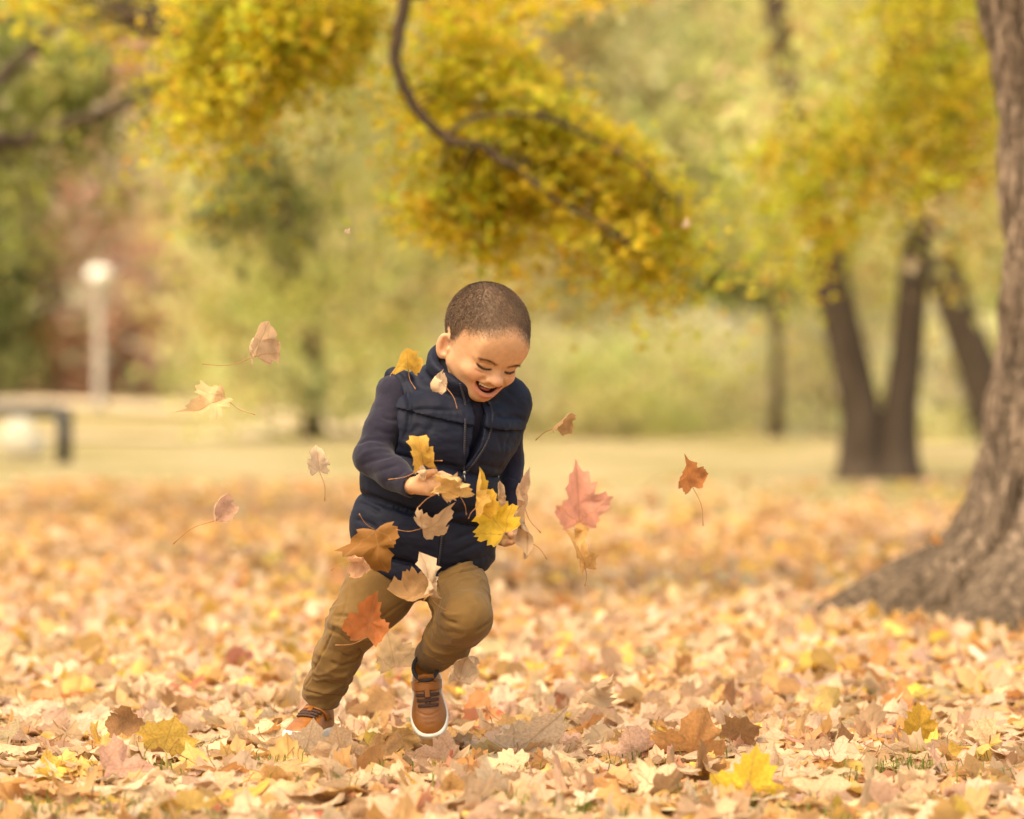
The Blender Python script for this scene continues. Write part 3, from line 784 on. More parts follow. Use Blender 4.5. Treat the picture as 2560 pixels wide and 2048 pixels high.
body = Field()
def hadd(f, k, op=1): body.add(HF(f), k * HS, op)
hadd(ell((0, -.5, 1.9), (7.35, 9.0, 7.8)), 0)
hadd(ell((0, 2.4, -3.4), (5.9, 5.7, 5.6)), 2.2)
for s in (-1, 1):
    hadd(cone((s * 4.3, 1.0, -5.4), (s * 1.2, 5.6, -7.7), 1.7, 1.6), 2.0)
hadd(ell((-.25, 6.2, -8.6), (1.9, 1.5, 1.3)), 1.4)
hadd(ell((0, 6.1, -5.7), (3.2, 2.3, 2.6)), 1.5)
hadd(ell((0, 7.0, 1.5), (4.8, 1.6, 3.2)), 2.5)
for s in (-1, 1):
    hadd(ell((s * 3.2, 5.75, -4.3), (2.2, 2.0, 1.5)), 1.6)
    hadd(cone((s * 1.3, 7.6, -0.9), (s * 3.9, 6.6, -0.8), .55, .5), 1.3)
hadd(cone((0, 7.2, -1.6), (0, 8.5, -3.7), .62, .8), 1.0)
hadd(ell((.1, 9.0, -4.2), (1.25, 1.1, 1.0)), .6)
for s in (-1, 1):
    hadd(ell((s * 1.35, 8.1, -4.45), (.85, .95, .75)), .35)
    hadd(ell((s * .65, 8.7, -5.15), (.36, .5, .34)), .25, -1)
    hadd(ell((s * 2.75, 8.75, -1.75), (1.65, 1.1, .62)), .9, -1)
    hadd(ell((s * 2.75, 6.75, -2.05), (1.45, 1.0, .85)), .35)
    hadd(ell((s * 2.75, 6.85, -3.0), (1.5, .95, .55)), .5)
# open laughing mouth
def mouth_cut(q):
    x, y, z = q[:, 0], q[:, 1], q[:, 2]
    e = ell((-.1, 7.6, -6.0), (2.75, 2.8, 1.85))(q)
    top = z - (-5.72 + 0.045 * x * x)
    return smax(e, top, 0.25)
hadd(mouth_cut, .22, -1)
xs = np.linspace(-2.75, 2.65, 11)
up_lip = np.stack([xs, 8.05 - .17 * xs ** 2, -5.62 + .06 * xs ** 2 - 0.05 * np.exp(-(xs / .5) ** 2)], 1)
lo_lip = np.stack([xs, 7.95 - .18 * xs ** 2, -5.55 - 2.3 * np.sqrt(np.clip(1 - (xs / 2.8) ** 2, 0, 1))], 1)
for i in range(10):
    hadd(cone(up_lip[i], up_lip[i + 1], .27, .27), .3)
    hadd(cone(lo_lip[i], lo_lip[i + 1], .42 - .012 * abs(i - 4.5) ** 1.3, .36 - .012 * abs(i - 4.5) ** 1.3), .35)
# ears
def rotm(ax, ang):
    return np.array(Matrix.Rotation(ang, 3, ax))
for s in (-1, 1):
    R = rotm('Z', s * 0.55) @ rotm('X', 0.22)
    ec = np.array([s * 6.85, -.9, -3.7])
    hadd(ell(ec, (.62, 1.6, 2.5), R), .4)
    hadd(ell(ec + R @ np.array([s * .62, .35, .25]), (.85, 1.1, 1.75), R), .2, -1)
    hadd(ell(ec + R @ np.array([s * .15, 1.2, -.3]), (.4, .45, .6), R), .35)
    hadd(cone(ec + R @ np.array([s * .1, -.55, 1.0]), ec + R @ np.array([s * .1, -.6, -1.2]), .28, .25), .3)
# neck, trunk, limbs (under the clothes)
NB = W(1160, 965, -1.0)
body.add(cone(hw((0, -2.2, -4.0)), NB, PX(50), PX(52)), .012)
body.add(cone(NB, W(1130, 1060, .5), PX(52), PX(75)), .03)
for sx in (-42, 42): body.add(cone(W(1125 + sx, 1080, .5), W(1060 + sx, 1380, 1), PX(62), PX(66)), .03)
RS, RE, RW = W(990, 985, -3), W(931, 1143, -10.5), W(1026, 1214, -18.5)
LS, LE, LW = W(1272, 1005, 4), W(1276, 1150, 8.5), W(1276, 1306, 2.0)
body.chain([W(1100, 985, 0), RS, RE, RW], [PX(44), PX(30), PX(25), PX(20)], .01)
body.chain([W(1200, 985, 1), LS, LE, LW], [PX(44), PX(28), PX(22), PX(18)], .01)
RHIP, RKN, RAN = W(990, 1405, 0), W(886, 1560, -8), W(800, 1752, 1.0)
LHIP, LKN, LAN = W(1122, 1425, 2), W(1166, 1543, -16), W(1072, 1655, 3.0)
body.chain([W(1050, 1390, 0), RHIP, RKN, RAN], [PX(70), PX(54), PX(40), PX(28)], .02)
body.chain([W(1060, 1390, 0), LHIP, LKN, LAN], [PX(66), PX(44), PX(38), PX(28)], .02)
# right hand: palm up, fingers reaching to the image right, slightly curled
def hand(wrist, palm, knuckles, fingers, thumb, rad):
    for kpt in knuckles: body.add(cone(wrist, kpt, PX(18), PX(11)), .006)
    for i in range(len(knuckles) - 1): body.add(cone(knuckles[i], knuckles[i + 1], PX(12), PX(11)), .008)
    for f, r in zip(fingers, rad):
        body.chain(f, [PX(r), PX(r * .95), PX(r * .88), PX(r * .78)][:len(f)], .0025)
    body.chain(thumb, [PX(12), PX(10), PX(8.5)][:len(thumb)], .004)
rk = [W(1080, 1194, -21), W(1084, 1204, -22), W(1084, 1216, -22.2), W(1078, 1227, -21.5)]
rf = [[rk[0], W(1104, 1188, -22.5), W(1124, 1196, -23), W(1132, 1208, -22.6)],
      [rk[1], W(1112, 1200, -23.4), W(1132, 1209, -23.4), W(1136, 1220, -22.8)],
      [rk[2], W(1112, 1213, -23.5), W(1130, 1220, -23.3), W(1132, 1230, -22.6)],
      [rk[3], W(1102, 1226, -22.6), W(1116, 1231, -22.4), W(1120, 1238, -21.9)]]
rt = [W(1040, 1205, -20), W(1062, 1186, -22.5), W(1086, 1179, -24)]
hand(RW, None, rk, rf, rt, [10.5, 10.5, 10, 8.5])
body.add(ell(W(1058, 1216, -20.5), (PX(38), PX(17), PX(19))), .008)
# left hand: hanging, fingers curled under
lk = [W(1256, 1338, 1.0), W(1264, 1342, -.4), W(1273, 1344, -1.3), W(1281, 1342, -1.6)]
lf = [[lk[0], W(1252, 1356, -.2), W(1262, 1360, -2.2)],
      [lk[1], W(1264, 1358, -2.0), W(1278, 1356, -3.6)],
      [lk[2], W(1276, 1354, -3.2), W(1298, 1348, -3.8)],
      [lk[3], W(1290, 1346, -2.6), W(1304, 1341, -2.6)]]
lt = [W(1284, 1318, 0), W(1272, 1324, -2.6), W(1278, 1338, -4.0)]
hand(LW, None, lk, lf, lt, [8.5, 9, 9, 8.5])

lo = np.array([PX(690 - 1280), -0.34, -0.0]); hi = np.array([PX(1350 - 1280), 0.19, 0.92])
V, Q = mesh_field(body, lo, hi, 0.0021)
BV, BQ = V, Q
N = normals(V, Q)
# skin colour
Hc = hl(V)
C = np.tile(np.array([0.545, 0.30, 0.175]), (len(V), 1))
C *= (1 + 0.05 * fbm(V * 40, 2))[:, None]
def hpaint(p, w, col, a=1.0):
    global C
    C = paint(C, Hc, p, w, col, a)
for s in (-1, 1):
    hpaint((s * 3.8, 7.2, -4.0), 1.7, (0.60, 0.24, 0.15), .5)
    hpaint((s * 7.6, -1.6, -2.7), 2.6, (0.62, 0.28, 0.18), .55)
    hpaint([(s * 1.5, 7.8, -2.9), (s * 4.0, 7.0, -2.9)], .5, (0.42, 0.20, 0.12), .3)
hpaint((0, 9.4, -4.1), 1.1, (0.62, 0.27, 0.18), .5)
lipc = (0.44, 0.12, 0.10)
hpaint(up_lip, .36, lipc, .75); hpaint(lo_lip, .62, (0.5, 0.145, 0.12), 1.0)
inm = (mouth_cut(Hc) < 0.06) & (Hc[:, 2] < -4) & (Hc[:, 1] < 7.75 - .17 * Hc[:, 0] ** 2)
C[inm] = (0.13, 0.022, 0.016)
for s in (-1, 1):          # lash line, eyebrow
    ln = np.array([(s * 1.55, 8.0, -2.42), (s * 2.2, 8.0, -2.62), (s * 2.9, 7.8, -2.66), (s * 3.6, 7.35, -2.5), (s * 4.1, 6.9, -2.25)])
    for i in range(3):
        ln[:, 1] -= body.ev(hw(ln)) / HS
    hpaint(ln, .24, (0.012, 0.008, 0.006), 1.0)
    br = np.array([(s * 1.3, 8.4, -1.05), (s * 2.2, 8.3, -.72), (s * 3.2, 7.9, -.62), (s * 4.4, 6.8, -.95)])
    for i in range(3):
        br[:, 1] -= body.ev(hw(br)) / HS
    hpaint(br, .3, (0.13, 0.06, 0.03), .75)
# sculpted lines: eye crease, smile folds
for s in (-1, 1):
    ln = np.array([(s * 1.5, 8.0, -2.5), (s * 2.75, 7.9, -2.68), (s * 3.6, 7.4, -2.52), (s * 4.3, 6.7, -2.2)])
    for i in range(3): ln[:, 1] -= body.ev(hw(ln)) / HS
    V = stroke(V, N, hw(ln), -.0024, .0022)
    sf = np.array([(s * 1.5, 8.1, -3.9), (s * 2.3, 7.7, -4.6), (s * 2.95, 7.2, -5.4), (s * 3.2, 6.8, -6.3)])
    for i in range(3): sf[:, 1] -= body.ev(hw(sf)) / HS
    V = stroke(V, N, hw(sf), -.0042, .0042)
    ck = np.array([(s * 1.8, 7.7, -3.25), (s * 3.0, 7.4, -3.45), (s * 4.2, 6.5, -3.2)])
    for i in range(3): ck[:, 1] -= body.ev(hw(ck)) / HS
    V = stroke(V, N, hw(ck), -.0022, .0026)
    lc = np.array([(s * 1.7, 8.0, -1.75), (s * 2.6, 7.9, -1.6), (s * 3.6, 7.4, -1.75), (s * 4.2, 6.8, -2.0)])
    for i in range(3): lc[:, 1] -= body.ev(hw(lc)) / HS
    V = stroke(V, N, hw(lc), -.0016, .0020)
    nw = np.array([(s * 2.0, 8.0, -3.7), (s * 2.15, 7.9, -4.4), (s * 1.8, 7.9, -5.0)])
    for i in range(3): nw[:, 1] -= body.ev(hw(nw)) / HS
    V = stroke(V, N, hw(nw), -.0022, .0024)
person = mesh_np('person', V, Q, 4, skin_mat, None, col=C)
tag(person, 'laughing small boy running in navy padded vest and tan trousers, head bowed, grabbing at leaves', 'child')

# teeth and tongue
mb = MB()
for i in range(8):
    x = (i - 3.5) * .47
    c = hw((x, 7.55 - .16 * x * x, -6.08 + .04 * x * x))
    mb.box(c, (.22 * HS, .16 * HS, (.36 - .03 * abs(i - 3.5)) * HS), HR)
mb.build('teeth', simple_mat('enamel', (.78, .70, .58), .25), person)
tongue_f = Field().add(HF(ell((0, 5.9, -7.0), (1.5, 1.6, .5))), 0)
tv, tq = mesh_field(tongue_f, hw((0, 5.9, -7)) - .03, hw((0, 5.9, -7)) + .03, .0022)
mesh_np('tongue', tv, tq, 4, simple_mat('tongue', (.36, .09, .08), .35), person)

# ---- hair: close-cropped cap and short strands
def hairline(q):
    """>0 inside the hair"""
    x, y, z = q[:, 0], q[:, 1], q[:, 2]
    front = 5.0 - .05 * x * x * np.where(np.abs(x) > 3, 0, 1) - .45 * np.clip(np.abs(x) - 2.2, 0, 3)
    ax = np.abs(x)
    zl = np.where(y > 3.2, 5.0 + .35 * np.cos(x * 1.2) - .85 * np.clip(ax - 2.2, 0, 4), -0.4)
    side = np.clip((y - 0.4) / 2.8, 0, 1)
    zs = -2.2 + side ** 1.5 * 4.2 - .3 * np.exp(-((y + 0.5) / .8) ** 2)
    zb = np.where(y < -3, -4.2, zs)
    zz = np.where(y > 3.2, np.maximum(zl, 0), zb)
    return z - zz
hm = (Hc[:, 2] > -5) & (hairline(Hc) > -1.2) & (np.abs(Hc[:, 0]) < 7.55 ) & (Hc[:, 1] < 9.2)
earm = np.zeros(len(V), bool)
for s in (-1, 1):
    e = ell((s * 7.6, -1.6, -2.6), (1.1, 2.3, 3.1))(Hc)
    earm |= (e < 0) & (np.abs(Hc[:, 0]) > 6.75)
hm &= ~earm
hc = np.array([0.105, 0.060, 0.037])
# stubble tint on the scalp itself
k = np.clip((hairline(Hc) + .25 * vnoise(Hc * 3.1) + .45) / 2.0, 0, 1) * hm
Cs = C * (1 - .93 * k[:, None]) + hc * .93 * k[:, None]
a = person.data.color_attributes['Col']
c4 = np.ones((len(V), 4), np.float32); c4[:, :3] = Cs; a.data.foreach_set('color', c4.ravel())
rng = np.random.default_rng(5)
cand = np.where(hm)[0]
sel = rng.choice(cand, 60000)
base = V[sel] + rng.normal(0, .0008, (len(sel), 3)); nn = N[sel]
hl_ = hairline(Hc[sel])
keep = rng.random(len(sel)) < np.clip((hl_ + .8) / 2.6, 0, 1)
base, nn, hl_ , q = base[keep], nn[keep], hl_[keep], Hc[sel][keep]
# comb direction: forward on top, down at the sides
cd = np.stack([.15 * q[:, 0] / 7, .8 + 0 * q[:, 0], -.35 - .12 * np.abs(q[:, 0])], 1) @ HR.T
cd = cd - nn * (cd * nn).sum(1)[:, None]; cd /= np.linalg.norm(cd, axis=1)[:, None] + 1e-9
crown = np.linalg.norm(q - np.array([1.0, -4.5, 8.5]), axis=1)
ln_ = (.0030 + .0030 * np.clip(hl_ / 5, 0, 1)) * rng.uniform(.7, 1.3, len(q))
dirn = nn * rng.uniform(.14, .28, (len(q), 1)) + cd * .95 + rng.normal(0, .07, nn.shape)
dirn /= np.linalg.norm(dirn, axis=1)[:, None]
side = np.cross(dirn, rng.normal(0, 1, nn.shape)); side /= np.linalg.norm(side, axis=1)[:, None] + 1e-9
w_ = .00038
tri = np.stack([base - side * w_ - nn * .0006, base + side * w_ - nn * .0006, base + dirn * ln_[:, None]], 1).reshape(-1, 3)
hcol = hc * rng.lognormal(0, .08, (len(q), 1)) * (1 + .35 * vnoise(q * .45))[:, None] * np.array([1, 1, 1])
hcol = hcol + (np.clip(1.2 - hl_, 0, 1) * .35)[:, None] * np.array([.22, .12, .06])
hair_mat = simple_mat('hair', (.06, .03, .015), rough=.6, attr=True, spec=.3)
o = mesh_np('hair', tri, np.arange(len(tri)), 3, hair_mat, person, col=np.repeat(hcol, 3, 0), smooth=False)
o['kind'] = 'stuff'
o['label'] = 'closely cropped brown hair'
# eyelashes and brow hairs
mb = []; 
def hairs(path, n, length, dirf, spread, name, colr):
    path = smooth_path(path, 60)
    r2 = np.random.default_rng(len(name))
    b = path[r2.integers(0, 60, n)] + r2.normal(0, spread, (n, 3)) * HS
    d = dirf + r2.normal(0, .25, (n, 3)); d /= np.linalg.norm(d, axis=1)[:, None]
    sd = np.cross(d, r2.normal(0, 1, (n, 3))); sd /= np.linalg.norm(sd, axis=1)[:, None]
    t = np.stack([b - sd * .00035, b + sd * .00035, b + d * length * r2.uniform(.6, 1.2, (n, 1))], 1).reshape(-1, 3)
    o = mesh_np(name, t, np.arange(len(t)), 3, hair_mat, person, col=np.tile(colr, (len(t), 1)), smooth=False); o['kind'] = 'stuff'
for s in (-1, 1):
    br = np.array([(s * 1.35, 8.4, -1.1), (s * 2.2, 8.3, -.75), (s * 3.2, 7.9, -.62), (s * 4.3, 6.8, -.9)])
    ln = np.array([(s * 1.7, 8.0, -2.45), (s * 2.2, 8.0, -2.62), (s * 2.9, 7.8, -2.66), (s * 3.6, 7.35, -2.5), (s * 4.0, 6.9, -2.3)])
    for i in range(3):
        br[:, 1] -= body.ev(hw(br)) / HS; ln[:, 1] -= body.ev(hw(ln)) / HS
    hairs(hw(br), 160, .0042, HR @ np.array([s * .9, .25, .1]), .13, 'eyebrow', (0.09, 0.045, 0.022))
    hairs(hw(ln), 60, .0032, HR @ np.array([s * .25, .75, -.6]), .05, 'eyelash', (0.012, 0.008, 0.006))

# ---- vest
A0, A1 = W(1050, 1400, 0), W(1152, 950, -3)
AX = A1 - A0; ALEN = np.linalg.norm(AX); AX = AX / ALEN
yaw = math.radians(20)
FWD = np.array([math.sin(yaw), -math.cos(yaw), 0]); FWD = FWD - AX * (FWD @ AX); FWD /= np.linalg.norm(FWD)
RGT = np.cross(FWD, AX) * -1.0
if RGT[0] < 0: RGT = -RGT
def tl(P):
    q = P - A0
    return q @ RGT, q @ FWD, q @ AX
def column(P, grow=0.0, s0=-.008, s1=.335, puff=True):
    u, v, s = tl(P)
    t = np.clip(s / ALEN, -.1, 1.1)
    u = u + .013 * np.sin(np.pi * np.clip(t, 0, 1))
    a = .139 + .004 * np.cos(t * 6.0) + grow; b = .108 - .012 * t + grow
    a = a - .012 * np.clip((t - .78) / .2, 0, 1.2) ** 2; b = b - .022 * np.clip((t - .7) / .25, 0, 1.3) ** 2
    if puff:
        ph = (s - .002) / .098
        sw = np.abs(np.sin(np.pi * (ph + .12 * np.sin(u * 14) * .4)))
        sw = np.where(t > .8, 1.0, sw)
        a = a - .010 + .0175 * sw ** .5; b = b - .010 + .0175 * sw ** .5
    k0 = np.sqrt((u / a) ** 2 + (v / b) ** 2); k1 = np.sqrt((u / a ** 2) ** 2 + (v / b ** 2) ** 2) + 1e-9
    d = k0 * (k0 - 1) / k1
    d = smax(d, s0 - (s + .30 * v - .24 * np.maximum(u, 0)), .016)
    return smax(d, s - s1 + .9 * np.clip(np.abs(u) - .05, 0, 1) ** 1.5, .05) * .8
vest = Field()
vest.add(lambda P: column(P), 0)
vest.add(cone(W(1008, 990, 0), W(1100, 958, -1), PX(46), PX(58)), .03)
vest.add(cone(W(1268, 1003, 4), W(1200, 968, 0), PX(55), PX(60)), .03)
vest.add(cone(W(1262, 1010, 3), W(1250, 1080, 2), PX(60), PX(52)), .03)
ring = [W(1008, 1105, -10), W(1030, 1040, -8.6), W(1026, 985, -7.0), W(1008, 946, -4.5), W(984, 938, -2), W(962, 964, 1), W(953, 1012, 3.5), W(957, 1060, 5.5)]
vest.sub(cone(W(984, 1000, -5.5), W(950, 1100, -11), PX(47), PX(47)), .008)
vest.chain(ring, [PX(7), PX(10), PX(12), PX(15), PX(17), PX(15), PX(13), PX(11)], .014)
# stand-up collar
CC = W(1152, 952, -2.5)
cax = np.array([.38, -.46, .80]); cax /= np.linalg.norm(cax)
def collar(P):
    q = P - CC; h = q @ cax; r = q - h[:, None] * cax
    d = np.linalg.norm(r, axis=1)
    th = .0085 + .003 * np.abs(np.sin(h * 75))
    rr = PX(84) + .10 * h
    return smax(np.abs(d - rr) - th, np.abs(h) - .036, .008)
vest.add(collar, .012)
# the open front between the two zip edges
zipL = [(1150, 960), (1163, 1010), (1163, 1060), (1161, 1120), (1159, 1177)]
zipR = [(1205, 985), (1222, 1015), (1227, 1045), (1220, 1085), (1207, 1118), (1185, 1152), (1164, 1179)]
zip_low = [(1162, 1180), (1140, 1225), (1120, 1270), (1108, 1310), (1104, 1345), (1099, 1390), (1094, 1428)]
def to_ray2(P):
    k = FPX / (CAM_D + P[:, 1])
    return 1280 + P[:, 0] * k, HOR - (P[:, 2] - CAM_H) * k
poly = np.array([(1186, 930)] + [(1190, 1000), (1192, 1050), (1184, 1100), (1172, 1150), (1164, 1178)] + zipR[::-1][1:] + [(1212, 930)], float)
PW = [W(x, y, -12) for x, y in poly]
pu = np.array([[(p - A0) @ RGT, (p - A0) @ AX] for p in PW])
def wedge(P):
    u, v, s = tl(P)
    d = np.full(len(P), 1e9); ins = np.zeros(len(P), bool); n = len(pu)
    for i in range(n):
        a, b = pu[i], pu[(i + 1) % n]; e = b - a
        w0 = u - a[0]; w1 = s - a[1]
        t = np.clip((w0 * e[0] + w1 * e[1]) / (e @ e + 1e-12), 0, 1)
        d = np.minimum(d, (w0 - t * e[0]) ** 2 + (w1 - t * e[1]) ** 2)
        c1 = (a[1] <= s) != (b[1] <= s)
        xi = a[0] + (s - a[1]) / (e[1] if abs(e[1]) > 1e-9 else 1e-9) * e[0]
        ins ^= c1 & (u < xi)
    d = np.sqrt(d); d[ins] *= -1
    return smax(d, .03 - v, .004)
vest.sub(wedge, .004)
VV, VQ = mesh_field(vest, (PX(840 - 1280), -.20, PX(0) + .26), (PX(1345 - 1280), .17, .80), .0024)
VN = normals(VV, VQ)
# quilting seams and folds traced on the front
def vline(px): return trace_line(vest, px)
seams = [([(1012, 955), (1020, 990), (1024, 1030), (1018, 1070), (1006, 1105)], -.005, .005), ([(985, 925), (1002, 940), (1014, 962)], -.004, .005), ([(1022, 1026), (1060, 1023), (1100, 1024), (1147, 1026)], -.0042, .005), ([(1235, 1035), (1260, 1038), (1290, 1042), (1318, 1052)], -.0042, .005),
         ([(1189, 1163), (1225, 1168), (1262, 1178)], -.0045, .006), ([(1000, 1150), (1060, 1160), (1120, 1165), (1150, 1170)], -.004, .006),
         ([(905, 1235), (940, 1248), (985, 1262), (1040, 1285), (1090, 1298)], -.0065, .008), ([(1120, 1285), (1170, 1280), (1235, 1270)], -.0055, .007),
         ([(895, 1255), (930, 1270), (950, 1285)], -.005, .006),
         ([(885, 1300), (915, 1305), (945, 1320)], -.004, .006),
         ([(890, 1365), (930, 1385), (990, 1402), (1080, 1420)], -.003, .005), ([(1110, 1420), (1160, 1408), (1222, 1388)], -.003, .005),
         ([(1135, 1350), (1175, 1335), (1215, 1322)], -.0032, .005), ([(1140, 1385), (1180, 1365), (1222, 1350)], -.0028, .005),
         ([(1050, 1060), (1025, 1085), (1005, 1110)], -.0025, .006), ([(1085, 1055), (1065, 1090), (1050, 1120)], -.002, .006),
         ([(1230, 1070), (1250, 1100), (1255, 1135)], -.0018, .006), ([(1280, 1060), (1270, 1100), (1260, 1140)], -.002, .006),
         ([(1060, 930), (1080, 950), (1120, 975)], -.003, .006), ([(1262, 975), (1282, 990), (1300, 1010)], -.0018, .006)]
for pxs, amp, w in seams:
    VV = stroke(VV, VN, vline(pxs), amp, w)
VN = normals(VV, VQ)
uu, vv_, ss = tl(VV)
wr = fbm(np.stack([uu * 28, vv_ * 28, ss * 60], 1), 3, 3)
VV = VV + VN * (wr * .0016)[:, None]
# gathers beside the horizontal seams
VV = VV + VN * (.00025 * np.sin(uu * 420 + 3 * fbm(np.stack([uu * 20, vv_ * 20, ss * 10], 1), 2)) * np.exp(-((np.abs(((ss - .002) / .098) % 1 - .0) - .0) / .18) ** 2))[:, None]
vest_mat = simple_mat('navy_nylon', (.0062, .0085, .0225), rough=.68, noise=.15, nscale=25, bump=.14, bscale=350, spec=.22)
vest_o = mesh_np('vest', VV, VQ, 4, vest_mat, person)
vest_o['label'] = 'navy padded sleeveless vest, half unzipped'
tape_mat = simple_mat('zip_tape', (.010, .011, .020), rough=.7)
tooth_mat = simple_mat('zip_teeth', (.040, .035, .048), rough=.4, spec=.45)
def zipper(px, both=False):
    p = smooth_path(hit(vest, px), 60)
    mb = MB(); mb.tube(p + np.array([0, .0012, 0]), PX(3.6), 6)
    tp = mb.build('zipper_tape', tape_mat, vest_o)
    mb = MB(); tan = np.gradient(p, axis=0); L = np.concatenate([[0], np.cumsum(np.linalg.norm(np.diff(p, axis=0), axis=1))])
    for t in np.arange(0, L[-1], .0042):
        c = np.array([np.interp(t, L, p[:, k]) for k in range(3)])
        mb.box(c + np.array([0, -.0018, 0]), (.0019, .0009, .0010))
    z = mb.build('zipper_teeth', tooth_mat, tp); z['kind'] = 'stuff'
zipper(zipL); zipper([(x + 4, y) for x, y in zipR[:-1]] + [(1166, 1179)]); zipper(zip_low)
c = hit(vest, [(1161, 1182)])[0]
mb = MB(); mb.box(c + np.array([0, -.006, 0]), (.003, .002, .004)); mb.tube([c + np.array([0, -.008, -.003]), c + np.array([.001, -.009, -.016])], .0016, 6)
mb.build('zipper_pull', simple_mat('zip_metal', (.30, .28, .28), rough=.3, metallic=1.0), vest_o)

# ---- shirt (long sleeves and chest)
shirt = Field()
shirt.add(lambda P: column(P, -.030, .02, .31, False), 0)
shirt.add(cone(W(1165, 960, -2), W(1160, 1030, -3.5), PX(58), PX(66)), .02)
shirt.chain([W(1050, 985, 0), RS, W(957, 1075, -8), RE], [PX(50), PX(47), PX(45), PX(44)], .012)
shirt.chain([RE, W(985, 1185, -15), W(1024, 1213, -18.3)], [PX(44), PX(38), PX(31)], .014)
shirt.chain([W(1230, 1000, 3), LS, LE, W(1278, 1225, 5.5), W(1277, 1312, 2.2)], [PX(46), PX(38), PX(33), PX(29), PX(24)], .012)
# hollow cuffs and neck
shirt.sub(cone(W(1024, 1213, -18.3), W(1046, 1216, -20.5), PX(24), PX(26)), .003)
SV, SQ = mesh_field(shirt, (PX(860 - 1280), -.27, .34), (PX(1345 - 1280), .17, .76), .0024)
SN = normals(SV, SQ)
def sline(px): return trace_line(shirt, px)
for pxs, amp, w in [([(893, 1110), (925, 1100), (965, 1105)], -.0028, .005), ([(890, 1150), (925, 1128), (978, 1125)], .0022, .006), ([(900, 1165), (940, 1150), (985, 1140)], -.0025, .005),
                    ([(950, 1040), (980, 1050), (1010, 1048)], -.002, .005), ([(930, 1185), (965, 1172), (1000, 1160)], -.0022, .005), ([(935, 1070), (960, 1082), (990, 1085)], -.0018, .005),
                    ([(960, 1205), (990, 1195), (1015, 1178)], -.002, .004), ([(1010, 1190), (1018, 1210), (1014, 1230)], -.0015, .003),
                    ([(1270, 1190), (1285, 1195), (1302, 1185)], -.002, .004), ([(1272, 1215), (1288, 1220), (1305, 1212)], .0015, .004), ([(1272, 1290), (1285, 1294), (1300, 1290)], -.0015, .003)]:
    SV = stroke(SV, SN, sline(pxs), amp * 1.05, w)
SV = SV + SN * (fbm(SV * 38, 3, 9) * .0013)[:, None]
shirt_mat = simple_mat('navy_jersey', (.0165, .0150, .0300), rough=.9, noise=.12, nscale=80, bump=.15, bscale=700, sheen=.12, spec=.15)
so = mesh_np('shirt', SV, SQ, 4, shirt_mat, person); so['label'] = 'dark navy long-sleeved shirt under the vest'

# ---- trousers
tr = Field()
tr.add(cone(W(1005, 1385, 1), W(1095, 1392, 1), PX(104), PX(104)), 0)
tr.chain([W(990, 1405, -1), W(945, 1482, -5), W(886, 1562, -8.5)], [PX(92), PX(80), PX(64)], .03)
tr.chain([W(886, 1562, -8.5), W(846, 1640, -5), W(804, 1738, .5)], [PX(62), PX(53), PX(50)], .02)
trL = [W(1120, 1428, 2.5), W(1147, 1484, -6.5), W(1166, 1540, -15)]
tr.chain(trL, [PX(84), PX(72), PX(62)], .02)
tr.chain([W(1164, 1546, -16), W(1120, 1600, -7), W(1080, 1640, 1.5)], [PX(60), PX(54), PX(46)], .018)
# cut hems, hollow
hd = W(804, 1738, .5) - W(846, 1640, -5); hd /= np.linalg.norm(hd)
hp = W(803, 1748, .8)
tr.sub(lambda P: np.maximum(-((P - hp) @ hd), np.linalg.norm(P - hp, axis=1) - .09), .004)
tr.sub(cone(hp - hd * .01, hp + hd * .05, PX(38), PX(40)), .003)
hd2 = W(1080, 1640, 1.5) - W(1120, 1600, -7); hd2 /= np.linalg.norm(hd2)
hp2 = W(1080, 1641, 2.2)
tr.sub(lambda P: np.maximum(-((P - hp2) @ hd2), np.linalg.norm(P - hp2, axis=1) - .075), .004)
tr.sub(cone(hp2 - hd2 * .01, hp2 + hd2 * .05, PX(36), PX(40)), .003)
TV, TQ = mesh_field(tr, (PX(720 - 1280), -.26, .04), (PX(1250 - 1280), .14, .50), .0023)
TN = normals(TV, TQ)
def tline(px): return trace_line(tr, px)
folds = [([(833, 1540), (862, 1540), (900, 1562), (930, 1575)], -.0045, .006), ([(815, 1572), (850, 1588), (880, 1612)], -.0040, .006), ([(822, 1556), (850, 1566), (885, 1588), (925, 1608)], .0045, .007),
         ([(895, 1622), (905, 1638), (890, 1655)], -.006, .006), ([(850, 1630), (875, 1642), (900, 1630)], -.0035, .006), ([(825, 1655), (855, 1664), (892, 1656)], -.0048, .006), ([(815, 1680), (845, 1690), (878, 1684)], .0035, .008),
         ([(800, 1700), (830, 1712), (868, 1706)], -.0035, .006), ([(752, 1722), (800, 1736), (856, 1742)], -.0030, .004),
         ([(1095, 1450), (1150, 1430), (1205, 1418)], -.0045, .005), ([(1090, 1440), (1140, 1420), (1200, 1402)], .003, .005), ([(1085, 1452), (1095, 1490), (1090, 1515)], -.006, .007),
         ([(1098, 1538), (1118, 1552), (1145, 1560)], -.0050, .006), ([(1098, 1530), (1125, 1536), (1150, 1536)], .0026, .006), ([(1085, 1560), (1110, 1578), (1150, 1584)], -.0030, .006), ([(1190, 1580), (1212, 1566), (1228, 1552)], -.0035, .005),
         ([(1048, 1615), (1070, 1640), (1110, 1652)], -.003, .004), ([(960, 1400), (1010, 1425), (1075, 1445)], -.004, .006), ([(1000, 1470), (1040, 1462), (1075, 1458)], -.004, .006), ([(1010, 1505), (980, 1525), (955, 1545)], -.002, .006)]
for pxs, amp, w in folds:
    TV = stroke(TV, TN, tline(pxs), amp * 1.0, w * .68)
seam = tline([(887, 1395), (875, 1450), (861, 1520), (857, 1530), (833, 1580), (808, 1630), (788, 1670), (771, 1705), (764, 1722)])
TV = stroke(TV, TN, seam, -.0022, .0022, False)
